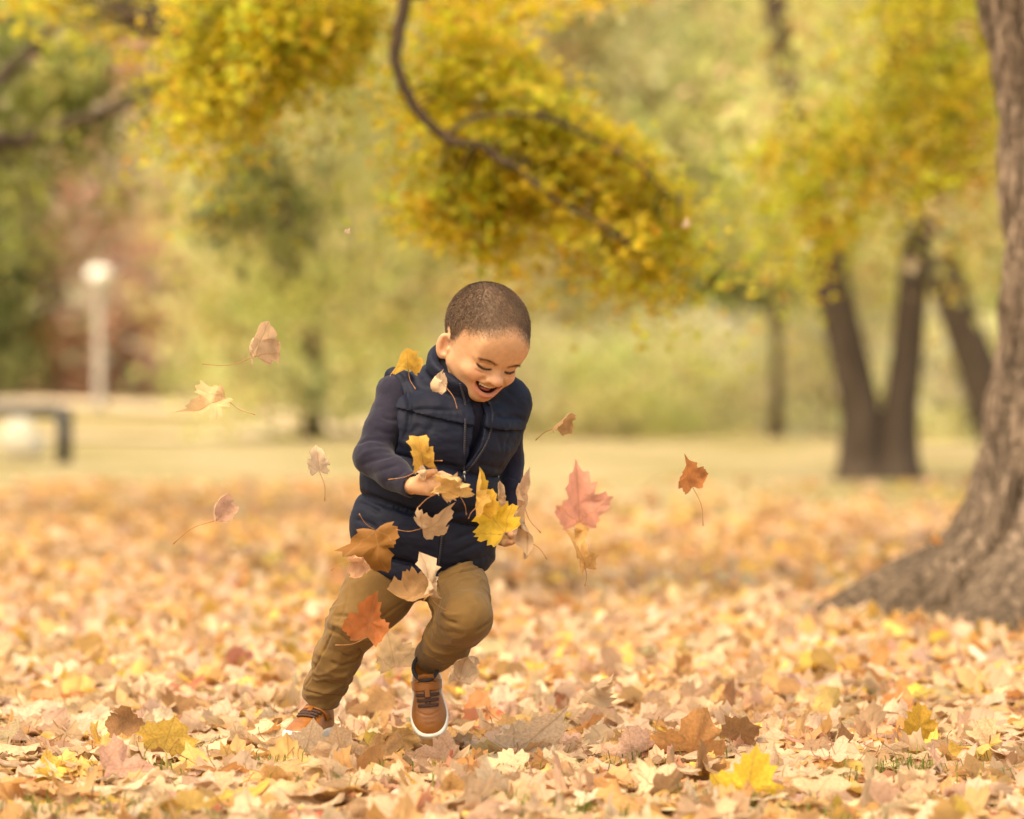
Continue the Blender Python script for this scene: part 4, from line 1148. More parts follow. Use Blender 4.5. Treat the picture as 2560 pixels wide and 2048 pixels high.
TN = normals(TV, TQ)
def leg_wrinkles(V, N, a, b, amp, lo_, hi_, seed):
    ax = b - a; Lg = np.linalg.norm(ax); ax = ax / Lg
    q = V - a; sl = q @ ax; t = q - sl[:, None] * ax
    near = np.exp(-(np.linalg.norm(t, axis=1) / .085) ** 4)
    k = sl / Lg; mask = near * np.exp(-((k - lo_) / hi_) ** 2)
    co = np.stack([sl * 24 + t[:, 0] * 22, t[:, 0] * 14 - sl * 6, t[:, 1] * 16], 1)
    rg = 1 - np.abs(fbm(co, 3, seed))
    return V + N * (mask * amp * (np.clip(rg, 0, 1) ** 3 - .35))[:, None]
TV = leg_wrinkles(TV, TN, RHIP, RKN, .005, 1.0, .35, 31); TV = leg_wrinkles(TV, TN, RKN, RAN, .0065, .7, .5, 32)
TV = leg_wrinkles(TV, TN, LHIP, LKN, .005, .35, .5, 33); TV = leg_wrinkles(TV, TN, LKN, LAN, .007, .45, .5, 34)
TN = normals(TV, TQ)
TV = TV + TN * (fbm(TV * 30, 3, 21) * .0009)[:, None]
trouser_mat = simple_mat('tan_twill', (.160, .087, .028), rough=.85, noise=.10, nscale=45, bump=.12, bscale=900, spec=.25, sheen=.1)
to = mesh_np('trousers', TV, TQ, 4, trouser_mat, person); to['label'] = 'tan cotton trousers'
# ---- shoes
leather = simple_mat('tan_leather', (.265, .088, .016), rough=.42, noise=.16, nscale=35, bump=.10, bscale=260, spec=.45)
rubber = simple_mat('white_rubber', (.72, .68, .62), rough=.6, noise=.08, nscale=60)
lace_m = simple_mat('brown_lace', (.058, .026, .019), rough=.85, bump=.2, bscale=900)
lining = simple_mat('dark_lining', (.03, .028, .035), rough=.9)
def shoe(org, D, U, label):
    """org: ankle-side heel point of the sole; D toe direction, U instep direction"""
    D = np.asarray(D, float); D /= np.linalg.norm(D); U = np.asarray(U, float); U = U - D * (U @ D); U /= np.linalg.norm(U)
    X = np.cross(D, U)
    M = np.stack([X, D, U], 1); org = np.asarray(org, float)
    loc = lambda P: ((P - org) @ M) * 100.0           # cm
    wor = lambda p: org + (np.asarray(p, float) / 100.0) @ M.T
    LEN = 15.6
    def outline(x, y, g=0.0):                         # 2-D sole outline
        c = LEN / 2
        w = 3.15 + .55 * np.clip((y - 6) / 5, 0, 1) - .35 * np.exp(-((y - 6.5) / 2.4) ** 2)
        yy = y - c
        k = (np.abs(x) / (w + g)) ** 2.6 + (np.abs(yy) / (c + g)) ** 3.4
        return (k ** (1 / 3.0) - 1) * 3.0
    def sole(P):
        q = loc(P); x, y, z = q[:, 0], q[:, 1], q[:, 2]
        zz = z - .5 * np.clip((y - 11) / 5, 0, 1) ** 2
        return smax(outline(x, y, .12), np.abs(zz - .75) - .85, .3) / 100
    def upper(P):
        q = loc(P); x, y, z = q[:, 0], q[:, 1], q[:, 2]
        top = np.interp(y, [-.5, 1, 4, 7, 10, 13, 15.6], [6.6, 6.8, 6.6, 5.4, 4.2, 3.3, 2.2])
        wid = np.clip(1 - .33 * np.clip((z - 1.4) / 5.5, 0, 1) ** 1.3, .3, 1)
        side = outline(x / wid, y - .25 * np.clip(z - 1.4, 0, 6) * np.where(y > 8, -.12, 0), -.15)
        rnd = z - (top - 1.3 * (np.abs(x) / 3.2) ** 2.2)
        d = smax(smax(side, rnd, 1.1), .5 - z, .2)
        hole = ell((0, 3.0, 7.2), (2.35, 2.9, 3.2))(q)
        d = smax(d, -hole, .35)
        return d * .8 / 100
    Fs = Field().add(sole, 0); Fu = Field().add(upper, 0)
    ext = np.array([wor((sx * 4.5, sy, sz)) for sx in (-1, 1) for sy in (-1.2, 17) for sz in (-.8, 8.2)])
    v, q = mesh_field(Fu, ext.min(0), ext.max(0), .0021)
    nrm = normals(v, q)
    L_ = loc(v)
    # stitched lines: toe cap, eyestay edges
    for line, amp, w in [([(-2.2, 10.6, 9), (-.9, 11.9, 9), (.9, 11.9, 9), (2.2, 10.6, 9)], -.0012, .0018), ([(-2.1, 10.9, 9), (-1.75, 8, 9), (-1.8, 5.6, 9)], -.0010, .0016), ([(2.1, 10.9, 9), (1.75, 8, 9), (1.8, 5.6, 9)], -.0010, .0016),
                         ([(-1.0, 13.6, 9), (0, 13.9, 9), (1.0, 13.6, 9)], -.0006, .0022), ([(-1.5, 12.6, 9), (0, 12.9, 9), (1.5, 12.6, 9)], -.0006, .0022)]:
        v = stroke(v, nrm, drape(Fu, line, wor, M), amp, w)
    root = mesh_np('shoe', v, q, 4, leather, person)
    root['label'] = label
    v, q = mesh_field(Fs, ext.min(0), ext.max(0), .0023)
    mesh_np('sole', v, q, 4, rubber, root)
    # strap across the ankle
    mb = MB()
    for off in np.linspace(-.7, .7, 7):
        mb.tube(drape(Fu, [(-2.9, 5.2 + off, 9), (-1.6, 6.2 + off, 9), (0, 6.5 + off, 9), (1.6, 6.2 + off, 9), (2.9, 5.2 + off, 9)], wor, M, .0028), .0023, 6)
    mb.build('strap', leather, root)
    # laces
    for j, y in enumerate((8.1, 9.1, 10.1)):
        mb = MB()
        for off in (-.13, .13):
            mb.tube(drape(Fu, [(-1.75, y - .25 + off, 9), (-.8, y + .05 + off, 9), (0, y + .15 + off, 9), (.8, y + .05 + off, 9), (1.75, y - .25 + off, 9)], wor, M, .0026), .0022, 6)
        mb.build('lace', lace_m, root)
    mb = MB()
    for sx in (-.55, .55):
        mb.tube(drape(Fu, [(sx, 7.6, 9), (-sx * .8, 8.6, 9), (sx * .8, 9.6, 9), (-sx * .6, 10.3, 9)], wor, M, .0020), .0018, 6)
    mb.build('lace', lace_m, root)
    mb = MB(); mb.box(wor((0, 8.0, 0)) , (0, 0, 0))
    mb = MB()
    for off in np.linspace(-.3, .3, 4):
        mb.tube(drape(Fu, [(off, 7.0, 9), (off, 7.8, 9), (off, 8.7, 9)], wor, M, .0045), .0016, 6)
    mb.build('lace_loop', leather, root)
    # padded dark collar round the opening
    mb = MB(); th = np.linspace(0, 2 * np.pi, 25)
    ringp = [wor((2.35 * math.cos(t), 3.0 + 2.75 * math.sin(t), 6.35 - .35 * math.cos(t) ** 2)) for t in th]
    mb.tube(ringp, .0040, 8)
    mb.build('collar_padding', lining, root)
    # tongue
    mb = MB()
    for off in np.linspace(-1.3, 1.3, 8):
        mb.tube([wor((off, 5.6, 5.4)), wor((off, 5.4, 6.3)), wor((off * .95, 5.0, 7.4 - .12 * off * off))], .0026, 6)
    mb.build('tongue', leather, root)
    return root
def drape(F, line, wor, M, lift=0.0):
    P = smooth_path(np.array([wor((x, y, 5.6 - .28 * x * x - .22 * max(y - 5, 0))) for x, y, z in line]), 18)
    for _ in range(14):
        G = grad(F, P, .0006); G /= np.linalg.norm(G, axis=1)[:, None] + 1e-9
        P = P - G * np.clip(F.ev(P), -.006, .006)[:, None]
    G = grad(F, P, .0006); G /= np.linalg.norm(G, axis=1)[:, None] + 1e-9
    return P + G * lift
shoe(W(1064, 1668, 5.2) , (.085, -.50, -.86), (-.02, -.86, .50), 'tan leather shoe landing on its toe, white sole showing')
shoe(W(818, 1828, 4.5) + np.array([0, 0, -.0]), (-.36, -.93, -.02), (0.05, 0, 1), 'tan leather shoe half buried in the leaves')
# ------------------------------------------------------------------ maple leaves
HALF = [(.05, -.02), (.14, -.07), (.26, -.11), (.40, -.11), (.40, -.02), (.50, .03), (.47, .11), (.56, .19), (.69, .28), (.62, .33), (.64, .44), (.54, .45), (.53, .56), (.42, .53), (.31, .53), (.31, .62), (.35, .72), (.24, .75), (.19, .85), (.09, .88)]
LEAF = np.array([(0, 0)] + HALF + [(0, 1.02)] + [(-x, y) for x, y in HALF[::-1]])
LEAF_M = LEAF[[0, 3, 5, 7, 9, 11, 13, 15, 18, 21, 24, 27, 29, 31, 33, 35, 37, 39]]
def leaf_template(full=2, stem=True):
    """flat leaf: vertices (x, y), faces; optional thin petiole joined at the base; returns V2, faces, stem mask"""
    B = LEAF if full else LEAF_M
    n = len(B); c = np.array([0, .34])
    V = [c]; F = []
    if full >= 2:
        r1 = c + (B - c) * .36; r2 = c + (B - c) * .70
        V = np.concatenate([[c], r1, r2, B])
        for i in range(n):
            j = (i + 1) % n
            F.append((0, 1 + i, 1 + j)); F.append((1 + i, 1 + n + i, 1 + n + j, 1 + j)); F.append((1 + n + i, 1 + 2 * n + i, 1 + 2 * n + j, 1 + n + j))
        base = 1 + 2 * n
    elif full == 1:
        r1 = c + (B - c) * .5
        V = np.concatenate([[c], r1, B])
        for i in range(n):
            j = (i + 1) % n
            F.append((0, 1 + i, 1 + j)); F.append((1 + i, 1 + n + i, 1 + n + j, 1 + j))
        base = 1 + n
    else:
        V = np.concatenate([[c], B])
        for i in range(n): F.append((0, 1 + i, 1 + (i + 1) % n))
        base = 1
    V = np.column_stack([V, np.zeros(len(V))])
    sm = np.zeros(len(V), bool)
    if stem:
        S = []; m = 5; L = .5; w = .009
        for i in range(1, m + 1):
            t = i / m; x = .10 * math.sin(t * 2.2); y = -L * t; ww = w * (1 + .8 * (t > .95))
            S += [(x - ww, y, 0), (x + ww, y, 0), (x, y, ww * 1.6)]
        k = len(V); V = np.concatenate([V, np.array(S)]); sm = np.concatenate([sm, np.ones(len(S), bool)])
        for e in ((0, 1), (1, 2), (2, 0)): F.append((base, k + e[0], k + e[1]))
        for i in range(m - 1):
            a = k + 3 * i; b = a + 3
            for e in ((0, 1), (1, 2), (2, 0)): F.append((a + e[0], b + e[0], b + e[1], a + e[1]))
    return V, F, sm
def bend(V, ang, kap):
    c, s = math.cos(ang), math.sin(ang); o = np.array([0, .34])
    u = (V[:, 0] - o[0]) * c + (V[:, 1] - o[1]) * s; w = -(V[:, 0] - o[0]) * s + (V[:, 1] - o[1]) * c
    if abs(kap) < 1e-3: return V
    un = np.sin(kap * u) / kap; dz = (1 - np.cos(kap * u)) / kap
    # normal of the bent strip tilts with u
    x = o[0] + (un - V[:, 2] * np.sin(kap * u)) * c - w * s; y = o[1] + (un - V[:, 2] * np.sin(kap * u)) * s + w * c
    return np.stack([x, y, V[:, 2] * np.cos(kap * u) + dz], 1)
def rough_outline(T, rng):
    V = T.copy(); x, y = V[:, 0], V[:, 1] - .34; a = np.arctan2(x, y); r = np.hypot(x, y)
    ph = rng.uniform(0, 6.3, 5)
    k = 1 + .13 * np.sin(a + ph[0]) + .10 * np.sin(2 * a + ph[1]) + .08 * np.sin(3 * a + ph[2]) + .05 * np.sin(11 * a + ph[3]) + .04 * np.sin(17 * a + ph[4])
    k = np.where(y < -.3, 1, 1 + (k - 1) * np.clip(r / .35, 0, 1))
    V[:, 0] = x * k; V[:, 1] = .34 + y * k
    return V
def shape_leaf(V, sm, rng, curl=1.0):
    V = np.where(sm[:, None], V, rough_outline(V, rng)); x, y = V[:, 0].copy(), V[:, 1].copy()
    r = np.hypot(x, y - .34)
    rip = .05 * curl * np.sin(np.arctan2(x, y - .3) * rng.integers(4, 8) + rng.uniform(0, 6)) * r * 1.6
    vein = .03 * np.cos(np.arctan2(np.abs(x), y + .05) * 4.3 * 2) * r      # folds along the main veins
    V[:, 2] += np.where(sm, 0, rip + vein)
    V[:, 2] += np.where(sm, 0, .035 * curl * fbm(np.stack([x * 4, y * 4, 0 * x + rng.uniform(0, 50)], 1), 2))
    V = bend(V, rng.uniform(-.4, .4), rng.normal(0, .9) * curl)
    V = bend(V, rng.uniform(1.1, 2.0), rng.normal(.2, 1.0) * curl)
    if rng.random() < .5: V = bend(V, rng.uniform(0, 3.1), rng.normal(0, 1.4) * curl)
    V[:, 2] += np.where(sm, -.2 * np.clip(-y, 0, 2) ** 1.5 * rng.uniform(-.3, .6), 0)
    return V
def litter_mat(name, source):
    m, nt, b = new_mat(name); N, L = nt.nodes, nt.links
    if source == 'obj':
        oi = N.new('ShaderNodeObjectInfo'); base = oi.outputs['Color']
    else:
        at = N.new('ShaderNodeAttribute'); at.attribute_name = 'Col'; base = at.outputs['Color']
    uv = N.new('ShaderNodeAttribute'); uv.attribute_name = 'leafuv'
    nz = N.new('ShaderNodeTexNoise'); nz.inputs['Scale'].default_value = 3.2; nz.inputs['Detail'].default_value = 6
    tc = N.new('ShaderNodeTexCoord'); va = N.new('ShaderNodeVectorMath'); va.operation = 'MULTIPLY_ADD'; va.inputs[1].default_value = (5, 5, 5)
    L.new(tc.outputs['Object'], va.inputs[0]); L.new(uv.outputs['Vector'], va.inputs[2]); L.new(va.outputs[0], nz.inputs['Vector'])
    mr = N.new('ShaderNodeMapRange'); mr.inputs[1].default_value = .32; mr.inputs[2].default_value = .68; mr.inputs[3].default_value = .8; mr.inputs[4].default_value = 1.15
    L.new(nz.outputs[0], mr.inputs[0])
    sc = N.new('ShaderNodeVectorMath'); sc.operation = 'SCALE'; L.new(base, sc.inputs[0]); L.new(mr.outputs[0], sc.inputs['Scale'])
    # brown blotches
    n2 = N.new('ShaderNodeTexNoise'); n2.inputs['Scale'].default_value = 6.5; n2.inputs['Detail'].default_value = 3; L.new(va.outputs[0], n2.inputs['Vector'])
    m2 = N.new('ShaderNodeMapRange'); m2.inputs[1].default_value = .62; m2.inputs[2].default_value = .74; m2.inputs[3].default_value = 0; m2.inputs[4].default_value = .55; L.new(n2.outputs[0], m2.inputs[0])
    mb_ = N.new('ShaderNodeMix'); mb_.data_type = 'RGBA'; L.new(m2.outputs[0], mb_.inputs[0]); L.new(sc.outputs[0], mb_.inputs[6]); mb_.inputs[7].default_value = (.30, .14, .055, 1)
    # veins: rays from the leaf base
    sp = N.new('ShaderNodeSeparateXYZ'); L.new(uv.outputs['Vector'], sp.inputs[0])
    def M(op, a, b_=None, c=None):
        n = N.new('ShaderNodeMath'); n.operation = op
        for i, v in enumerate((a, b_, c)):
            if v is None: continue
            if isinstance(v, (int, float)): n.inputs[i].default_value = v
            else: L.new(v, n.inputs[i])
        return n.outputs[0]
    ax = M('ABSOLUTE', sp.outputs[0]); yy = M('ADD', sp.outputs[1], .02)
    ang = M('ARCTAN2', ax, yy); rad = M('SQRT', M('ADD', M('MULTIPLY', ax, ax), M('MULTIPLY', yy, yy)))
    d0 = M('MINIMUM', M('ABSOLUTE', ang), M('MINIMUM', M('ABSOLUTE', M('SUBTRACT', ang, .93)), M('ABSOLUTE', M('SUBTRACT', ang, 1.75))))
    dv = M('MULTIPLY', d0, rad)
    vm = N.new('ShaderNodeMapRange'); vm.inputs[1].default_value = .004; vm.inputs[2].default_value = .022; vm.inputs[3].default_value = .45; vm.inputs[4].default_value = 0; L.new(dv, vm.inputs[0])
    mv = N.new('ShaderNodeMix'); mv.data_type = 'RGBA'; L.new(vm.outputs[0], mv.inputs[0]); L.new(mb_.outputs[2], mv.inputs[6]); mv.inputs[7].default_value = (.42, .22, .10, 1)
    # petiole: z of leafuv = 1
    ms = N.new('ShaderNodeMix'); ms.data_type = 'RGBA'; L.new(sp.outputs[2], ms.inputs[0]); L.new(mv.outputs[2], ms.inputs[6]); ms.inputs[7].default_value = (.40, .19, .07, 1)
    # paler underside
    ge = N.new('ShaderNodeNewGeometry'); bf = M('MULTIPLY', ge.outputs['Backfacing'], .28)
    mk = N.new('ShaderNodeMix'); mk.data_type = 'RGBA'; L.new(bf, mk.inputs[0]); L.new(ms.outputs[2], mk.inputs[6]); mk.inputs[7].default_value = (.66, .48, .31, 1)
    out = mk.outputs[2]
    L.new(out, b.inputs['Base Color']); b.inputs['Roughness'].default_value = .62; b.inputs['Specular IOR Level'].default_value = .3
    bp = N.new('ShaderNodeBump'); bp.inputs['Strength'].default_value = .35; bp.inputs['Distance'].default_value = .004
    L.new(n2.outputs[0], bp.inputs['Height']); L.new(bp.outputs[0], b.inputs['Normal'])
    t = N.new('ShaderNodeBsdfTranslucent'); L.new(out, t.inputs['Color'])
    mx = N.new('ShaderNodeMixShader'); mx.inputs[0].default_value = .42
    L.new(b.outputs[0], mx.inputs[1]); L.new(t.outputs[0], mx.inputs[2]); L.new(mx.outputs[0], nt.nodes['Material Output'].inputs['Surface'])
    return m
LIT, LITO = litter_mat('leaf_litter', 'attr'), litter_mat('maple_leaf', 'obj')
LCOL = {'cream': (.72, .53, .37), 'pale tan': (.66, .455, .295), 'amber': (.64, .37, .15), 'golden yellow': (.74, .48, .12), 'brown': (.33, .17, .08), 'pinkish tan': (.68, .42, .31), 'orange': (.58, .28, .11), 'red': (.50, .14, .09)}
LNAME = list(LCOL); LW_ = np.array([4.2, 5.4, 3.0, 1.0, .7, 1.5, 1.0, .12]); LW_ /= LW_.sum()
LARR = np.array([LCOL[k] for k in LNAME])
def rot_rand(rng, n, tilt):
    """random leaf orientation with normals near vertical"""
    az = rng.uniform(0, 2 * np.pi, n); tl_ = np.abs(rng.normal(0, tilt, n)); ta = rng.uniform(0, 2 * np.pi, n)
    nrm = np.stack([np.sin(tl_) * np.cos(ta), np.sin(tl_) * np.sin(ta), np.cos(tl_)], 1)
    flip = rng.random(n) < .45; nrm[flip] *= -1
    t = np.stack([np.cos(az), np.sin(az), 0 * az], 1); t -= nrm * (t * nrm).sum(1)[:, None]; t /= np.linalg.norm(t, axis=1)[:, None] + 1e-9
    x = np.cross(t, nrm)
    return np.stack([x, t, nrm], 2)          # columns
def litter(name, n, xr, yr, full, nvar, seed, tilt, size, zr, label, curl=1.0, hw_=None, dens=None, wts=None):
    rng = np.random.default_rng(seed)
    T, Fc, sm = leaf_template(full, full >= 1)
    variants = [shape_leaf(T, sm, rng, curl) for _ in range(nvar)]
    y = rng.uniform(*yr, n * 2); x = rng.uniform(-1, 1, n * 2)
    half = (CAM_D + y) * .172 + .85 if hw_ is None else hw_
    x = x * half
    keep = np.ones(len(x), bool)
    keep &= ~((np.abs(x + .40) < .09) & (np.abs(y + .03) < .13)) & ~((np.abs(x + .15) < .07) & (np.abs(y + .04) < .07))
    if dens is not None: keep &= rng.random(len(x)) < dens(x, y)
    x, y = x[keep][:n], y[keep][:n]; n = len(x)
    R = rot_rand(rng, n, tilt); s = size * rng.uniform(.62, 1.25, n)
    z = rng.uniform(zr[0], zr[1], n) + gh(x, y) + mound(x, y)
    var = rng.integers(0, nvar, n); k = len(T)
    pw = LW_ if wts is None else np.array(wts) / sum(wts)
    ci = rng.choice(len(LNAME), n, p=pw); col = LARR[ci] * rng.lognormal(0, .14, (n, 1)) * rng.lognormal(0, .05, (n, 3))
    A = np.array(variants)[var] - np.array([0, .34, 0])
    V = np.einsum('nij,nkj->nki', R, A) * s[:, None, None] + np.stack([x, y, z], 1)[:, None, :]
    ff = np.concatenate([np.array(f) for f in Fc]); tot = np.array([len(f) for f in Fc])
    F = (np.arange(n) * k)[:, None] + ff[None]
    uv = np.column_stack([T[:, :2], sm.astype(float)])
    o = mesh_np(name, V.reshape(-1, 3), F.reshape(-1), np.tile(tot, n), LIT, None, col=np.clip(np.repeat(col, k, 0), .01, .85), uv=np.tile(uv, (n, 1)))
    tag(o, label, 'leaves', kind='stuff')
    return o
def mound(x, y):
    return .06 * np.exp(-(((x - BX) / .9) ** 2 + ((y - BY) / .7) ** 2))
def away(x, y):     # thin over the bare soil and trunk, fading out at the lawn's edge
    r = np.hypot((x - BX) / 1.0, (y - BY) / .76)
    return np.clip((r - .78) / .3, .05, 1) * np.clip(1.15 - sstep(6.0, 14.5, y + 1.2 * np.sin(x * .9) + .8 * np.sin(x * 2.3) + np.where(x > 0, .9, -.3)) * 1.12, .0, 1)
litter('fallen_leaves', 9400, None, (-1.75, 1.1), 1, 26, 1, .30, .080, (.004, .045), 'thick carpet of dry tan and yellow maple leaves round the boy')
litter('fallen_leaves', 14000, None, (1.0, 5.0), 0, 20, 2, .36, .082, (.004, .05), 'blurred leaf carpet behind the boy, spreading up to the big roots', dens=away, wts=[3.4, 5.4, 4.4, 1.5, .9, .9, 1.2, .12])
litter('fallen_leaves', 16500, None, (4.8, 15), 0, 14, 3, .45, .098, (.004, .05), 'far part of the leaf carpet thinning out into the lawn', dens=away, wts=[2, 4.4, 5.5, 1.8, 1.3, .5, 1.6, .05])

# countable leaves lying on top of the carpet, nearest the camera
rng = np.random.default_rng(77)
T, Fc, sm = leaf_template(2, True)
uvT = np.column_stack([T[:, :2], sm.astype(float)])
ff = np.concatenate([np.array(f) for f in Fc]); tot = np.array([len(f) for f in Fc])
VAR = []
for i in range(22):
    v = shape_leaf(T, sm, rng, 1.15) - np.array([0, .34, 0])
    o = mesh_np('fallen_leaf', v, ff, tot, LITO, None, uv=uvT); VAR.append(o.data); bpy.data.objects.remove(o)
BANDS = [(-9, -.62, 'closest to the camera, '), (-.62, -.25, 'well in front of the boy, '), (-.25, .15, 'level with the shoes, '), (.15, .5, 'just behind the shoes, '), (.5, 9, 'farther behind the boy, ')]
SPOTS = [(-999, 330, 'in line with the lamp'), (330, 640, 'between lamp and buried shoe'), (640, 900, 'below the buried shoe'), (900, 1180, 'below the landing shoe'), (1180, 1400, 'right beside the landing shoe'), (1400, 1640, 'under the rose-red flying leaf'),
         (1640, 1900, 'under the orange-red flying leaf'), (1900, 2120, 'short of the twin trunks'), (2120, 2340, 'in line with the twin trunks'), (2340, 9999, 'in line with the big trunk')]
used_labels = set()
def lay(x, y, z, s, colname, R, mesh, label, jit=None, group='leaves lying on top of the carpet'):
    o = bpy.data.objects.new('fallen_leaf', mesh); COL.objects.link(o)
    M = Matrix(np.array(R).tolist()).to_4x4(); M = Matrix.Translation((x, y, z)) @ M @ Matrix.Scale(s, 4)
    o.matrix_world = M
    c = np.array(LCOL[colname]) if isinstance(colname, str) else np.array(colname)
    if jit is not None: c = c * jit
    o.color = (*np.clip(c, .01, .85), 1)
    tag(o, label, 'leaf', group)
    return o
n = 270
yy = np.sort(rng.uniform(-1.02, .95, n)); xx = rng.uniform(-1, 1, n) * ((CAM_D + yy) * .1714 - .02)
Rr = rot_rand(rng, n, .5)
for i in range(n):
    if (abs(xx[i] + .40) < .11 and -.22 < yy[i] < .1) or (abs(xx[i] + .15) < .1 and -.2 < yy[i] < .1): continue
    ci = LNAME[rng.choice(len(LNAME), p=LW_)]
    band = [w for a, b, w in BANDS if a <= yy[i] < b][0]
    lpx = 1280 + xx[i] * FPX / (CAM_D + yy[i]); spot = [w for a, b, w in SPOTS if a <= lpx < b][0]
    sz = rng.uniform(.8, 1.3); tl_deg = math.degrees(math.acos(min(1, abs(Rr[i][2][2]))))
    how = 'flat-lying ' if tl_deg < 14 else ('tilted ' if tl_deg < 34 else 'steeply raised ')
    lab = f'{ci} fallen leaf {band}{spot}'
    if lab in used_labels: lab = f'{how}{ci} leaf {band}{spot}'
    if lab in used_labels: lab = ('small ' if sz < 1.0 else 'large ') + lab
    if lab in used_labels: lab = lab.replace(' leaf ', ' curled leaf ').replace('flat-lying ', 'flat ').replace('steeply ', '')
    used_labels.add(lab)
    lay(xx[i], yy[i], -.034 + rng.uniform(0, .022), 0.083 * sz, ci, Rr[i], VAR[rng.integers(0, 22)], lab, rng.lognormal(0, .1) * rng.lognormal(0, .04, 3))
# leaves that stand out, placed one by one: px, py, depth, length px, direction of tip, lean, roll, colour
def orient(ang, lean, roll):
    """tip direction in the picture plane (deg), leaned towards (+) or away from the camera, rolled about its length"""
    a, l, r = map(math.radians, (ang, lean, roll))
    t = np.array([math.cos(a) * math.cos(l), -math.sin(l), math.sin(a) * math.cos(l)])
    side = np.cross(t, np.array([0, -1.0, 0])); side /= np.linalg.norm(side) + 1e-9
    nrm = np.cross(side, t)
    x = side * math.cos(r) - nrm * math.sin(r); nn = side * math.sin(r) + nrm * math.cos(r)
    return np.stack([x, t, nn], 1)
hero = [(1735, 1868, -.10, 165, 62, 25, 28, 'orange', 3, 'large orange-brown maple leaf standing upright in the carpet right of the boy'), (1870, 1990, -.60, 165, 80, 12, -12, (.84, .55, .08), 2, 'large bright yellow leaf standing close to the camera, blurred'),
        (312, 1800, -.05, 105, 95, 5, -35, 'brown', 17, 'crumpled dark brown leaf standing on edge well left of the buried shoe'), (1330, 1850, -.05, 165, 40, 30, 30, 'cream', 19, 'broad cream leaf with red midrib lying tilted right of the landing shoe'),
        (772, 1850, -.15, 98, 78, 18, 5, 'cream', 9, 'cream leaf leaning against the buried shoe'), (850, 1868, -.20, 112, 100, 25, -10, 'pale tan', 4, 'pale tan leaf lying in front of the buried shoe'),
        (1580, 1880, -.10, 120, 100, 15, 0, 'pinkish tan', 11, 'rosy leaf upright beside the large orange-brown leaf'), (2430, 1915, -.12, 120, 95, 10, 12, 'golden yellow', 6, 'yellow leaf upright near the right edge of the carpet'),
        (2100, 1880, -.05, 90, 60, 20, 60, 'brown', 8, 'dark curled leaf casting a hollow among pale leaves at right'), (1850, 1830, .10, 100, 30, 10, 20, 'brown', 12, 'brown curled leaf just behind the large orange-brown leaf'),
        (420, 1840, -.10, 120, 70, 25, 0, 'golden yellow', 10, 'yellow leaf beside the crumpled dark brown leaf'), (1000, 1845, -.06, 82, 80, 10, 30, 'amber', 13, 'amber leaf upright between the two shoes'), (594, 1645, 1.66, 62, 100, 20, 0, (.55, .22, .16), 14, 'single red leaf in the blurred carpet between lamp and boy'),
        (2300, 1815, .12, 95, 90, 0, 15, (.52, .30, .05), 15, 'ochre leaf upright in the grass at right')]
for px, py, y, sz, ang, lean, roll, c, vi, lab in hero:
    p = pt(px, py, y); s = sz * (CAM_D + y) / FPX
    p[2] = max(p[2], -.02)
    lay(p[0], p[1], p[2], s, c, orient(ang, lean, roll), VAR[vi], lab, group=None)

# ------------------------------------------------------------------ leaves in the air round the boy
STEM = simple_mat('leaf_stalk', (.36, .16, .065), .6)
T2, F2, sm2 = leaf_template(2, False)
uv2 = np.column_stack([T2[:, :2], np.zeros(len(T2))])
ff2 = np.concatenate([np.array(f) for f in F2]); tot2 = np.array([len(f) for f in F2])
def fly(px, py, ycm, size, ang, lean, roll, col, label, stem=None, bends=(), seed=0, wave=1.0, squash=1.0, stem_from=None):
    """px,py: middle of the blade"""
    rng = np.random.default_rng(seed + 500)
    V = rough_outline(T2, rng); x, y = V[:, 0].copy(), V[:, 1].copy(); r = np.hypot(x, y - .34)
    V[:, 2] += wave * (.05 * np.sin(np.arctan2(x, y - .3) * rng.integers(4, 7) + rng.uniform(0, 6)) * r * 1.5 + .03 * np.cos(np.arctan2(np.abs(x), y + .05) * 8.6) * r + .03 * fbm(np.stack([x * 4, y * 4, 0 * x + seed], 1), 2))
    V[:, 0] *= squash
    cup = rng.uniform(.25, .95) * rng.choice([-1, 1]) * wave; fo = rng.uniform(.15, .75) * wave
    V[:, 2] += cup * r ** 2 + fo * np.abs(V[:, 0]); V[:, 0] *= 1 - .30 * fo
    V[:, 2] += .16 * wave * np.sin(r * 9 + rng.uniform(0, 6)) * r * np.sin(np.arctan2(x, y - .3) * 2 + rng.uniform(0, 6))
    for a, k in bends: V = bend(V, math.radians(a), k * 1.45)
    V = bend(V, rng.uniform(.5, 2.4), rng.normal(0, .9))
    V = V + np.column_stack([0 * x, 0 * x, .05 * fbm(np.stack([x * 5, y * 5, 0 * x + seed + 9], 1), 3)])
    V = V - np.array([0, .38, 0])
    R = orient(ang, lean, roll); p = W(px, py, ycm); s = 1.0 * size * (CAM_D + ycm / 100) / FPX
    wv = (V * s) @ R.T
    o = mesh_np('falling_leaf', wv, ff2, tot2, LITO, None, uv=uv2); o.location = p
    c = LCOL[col] if isinstance(col, str) else col; o.color = (*c, 1)
    tag(o, label, 'leaf', 'leaves flying round the boy')
    if stem is not None:
        base = wv[1 + 2 * len(LEAF)]
        tip = W(stem[0], stem[1], ycm + stem[2] if len(stem) > 2 else ycm) - p
        mid = (base + tip) / 2 + np.array([0, -.003, 0]) + np.array([(tip - base)[2], 0, -(tip - base)[0]]) * rng.choice([-.09, .09])
        mb = MB(); q = smooth_path([base, mid, tip], 12); mb.tube(q, np.concatenate([np.linspace(.0008, .0006, 10), [.0009, .0012]]), 6)
        sc_ = (.48, .22, .08) if rng.random() < .6 else (.40, .12, .07)
        mb.build('stem', STEM, o)
    return o
fly(651, 849, -4, 122, 70, 25, 38, 'pale tan', 'folded tan leaf drifting high left of the boy, long stalk trailing', (505, 911, 3), [(0, 1.3), (80, .6)], 1, .4)
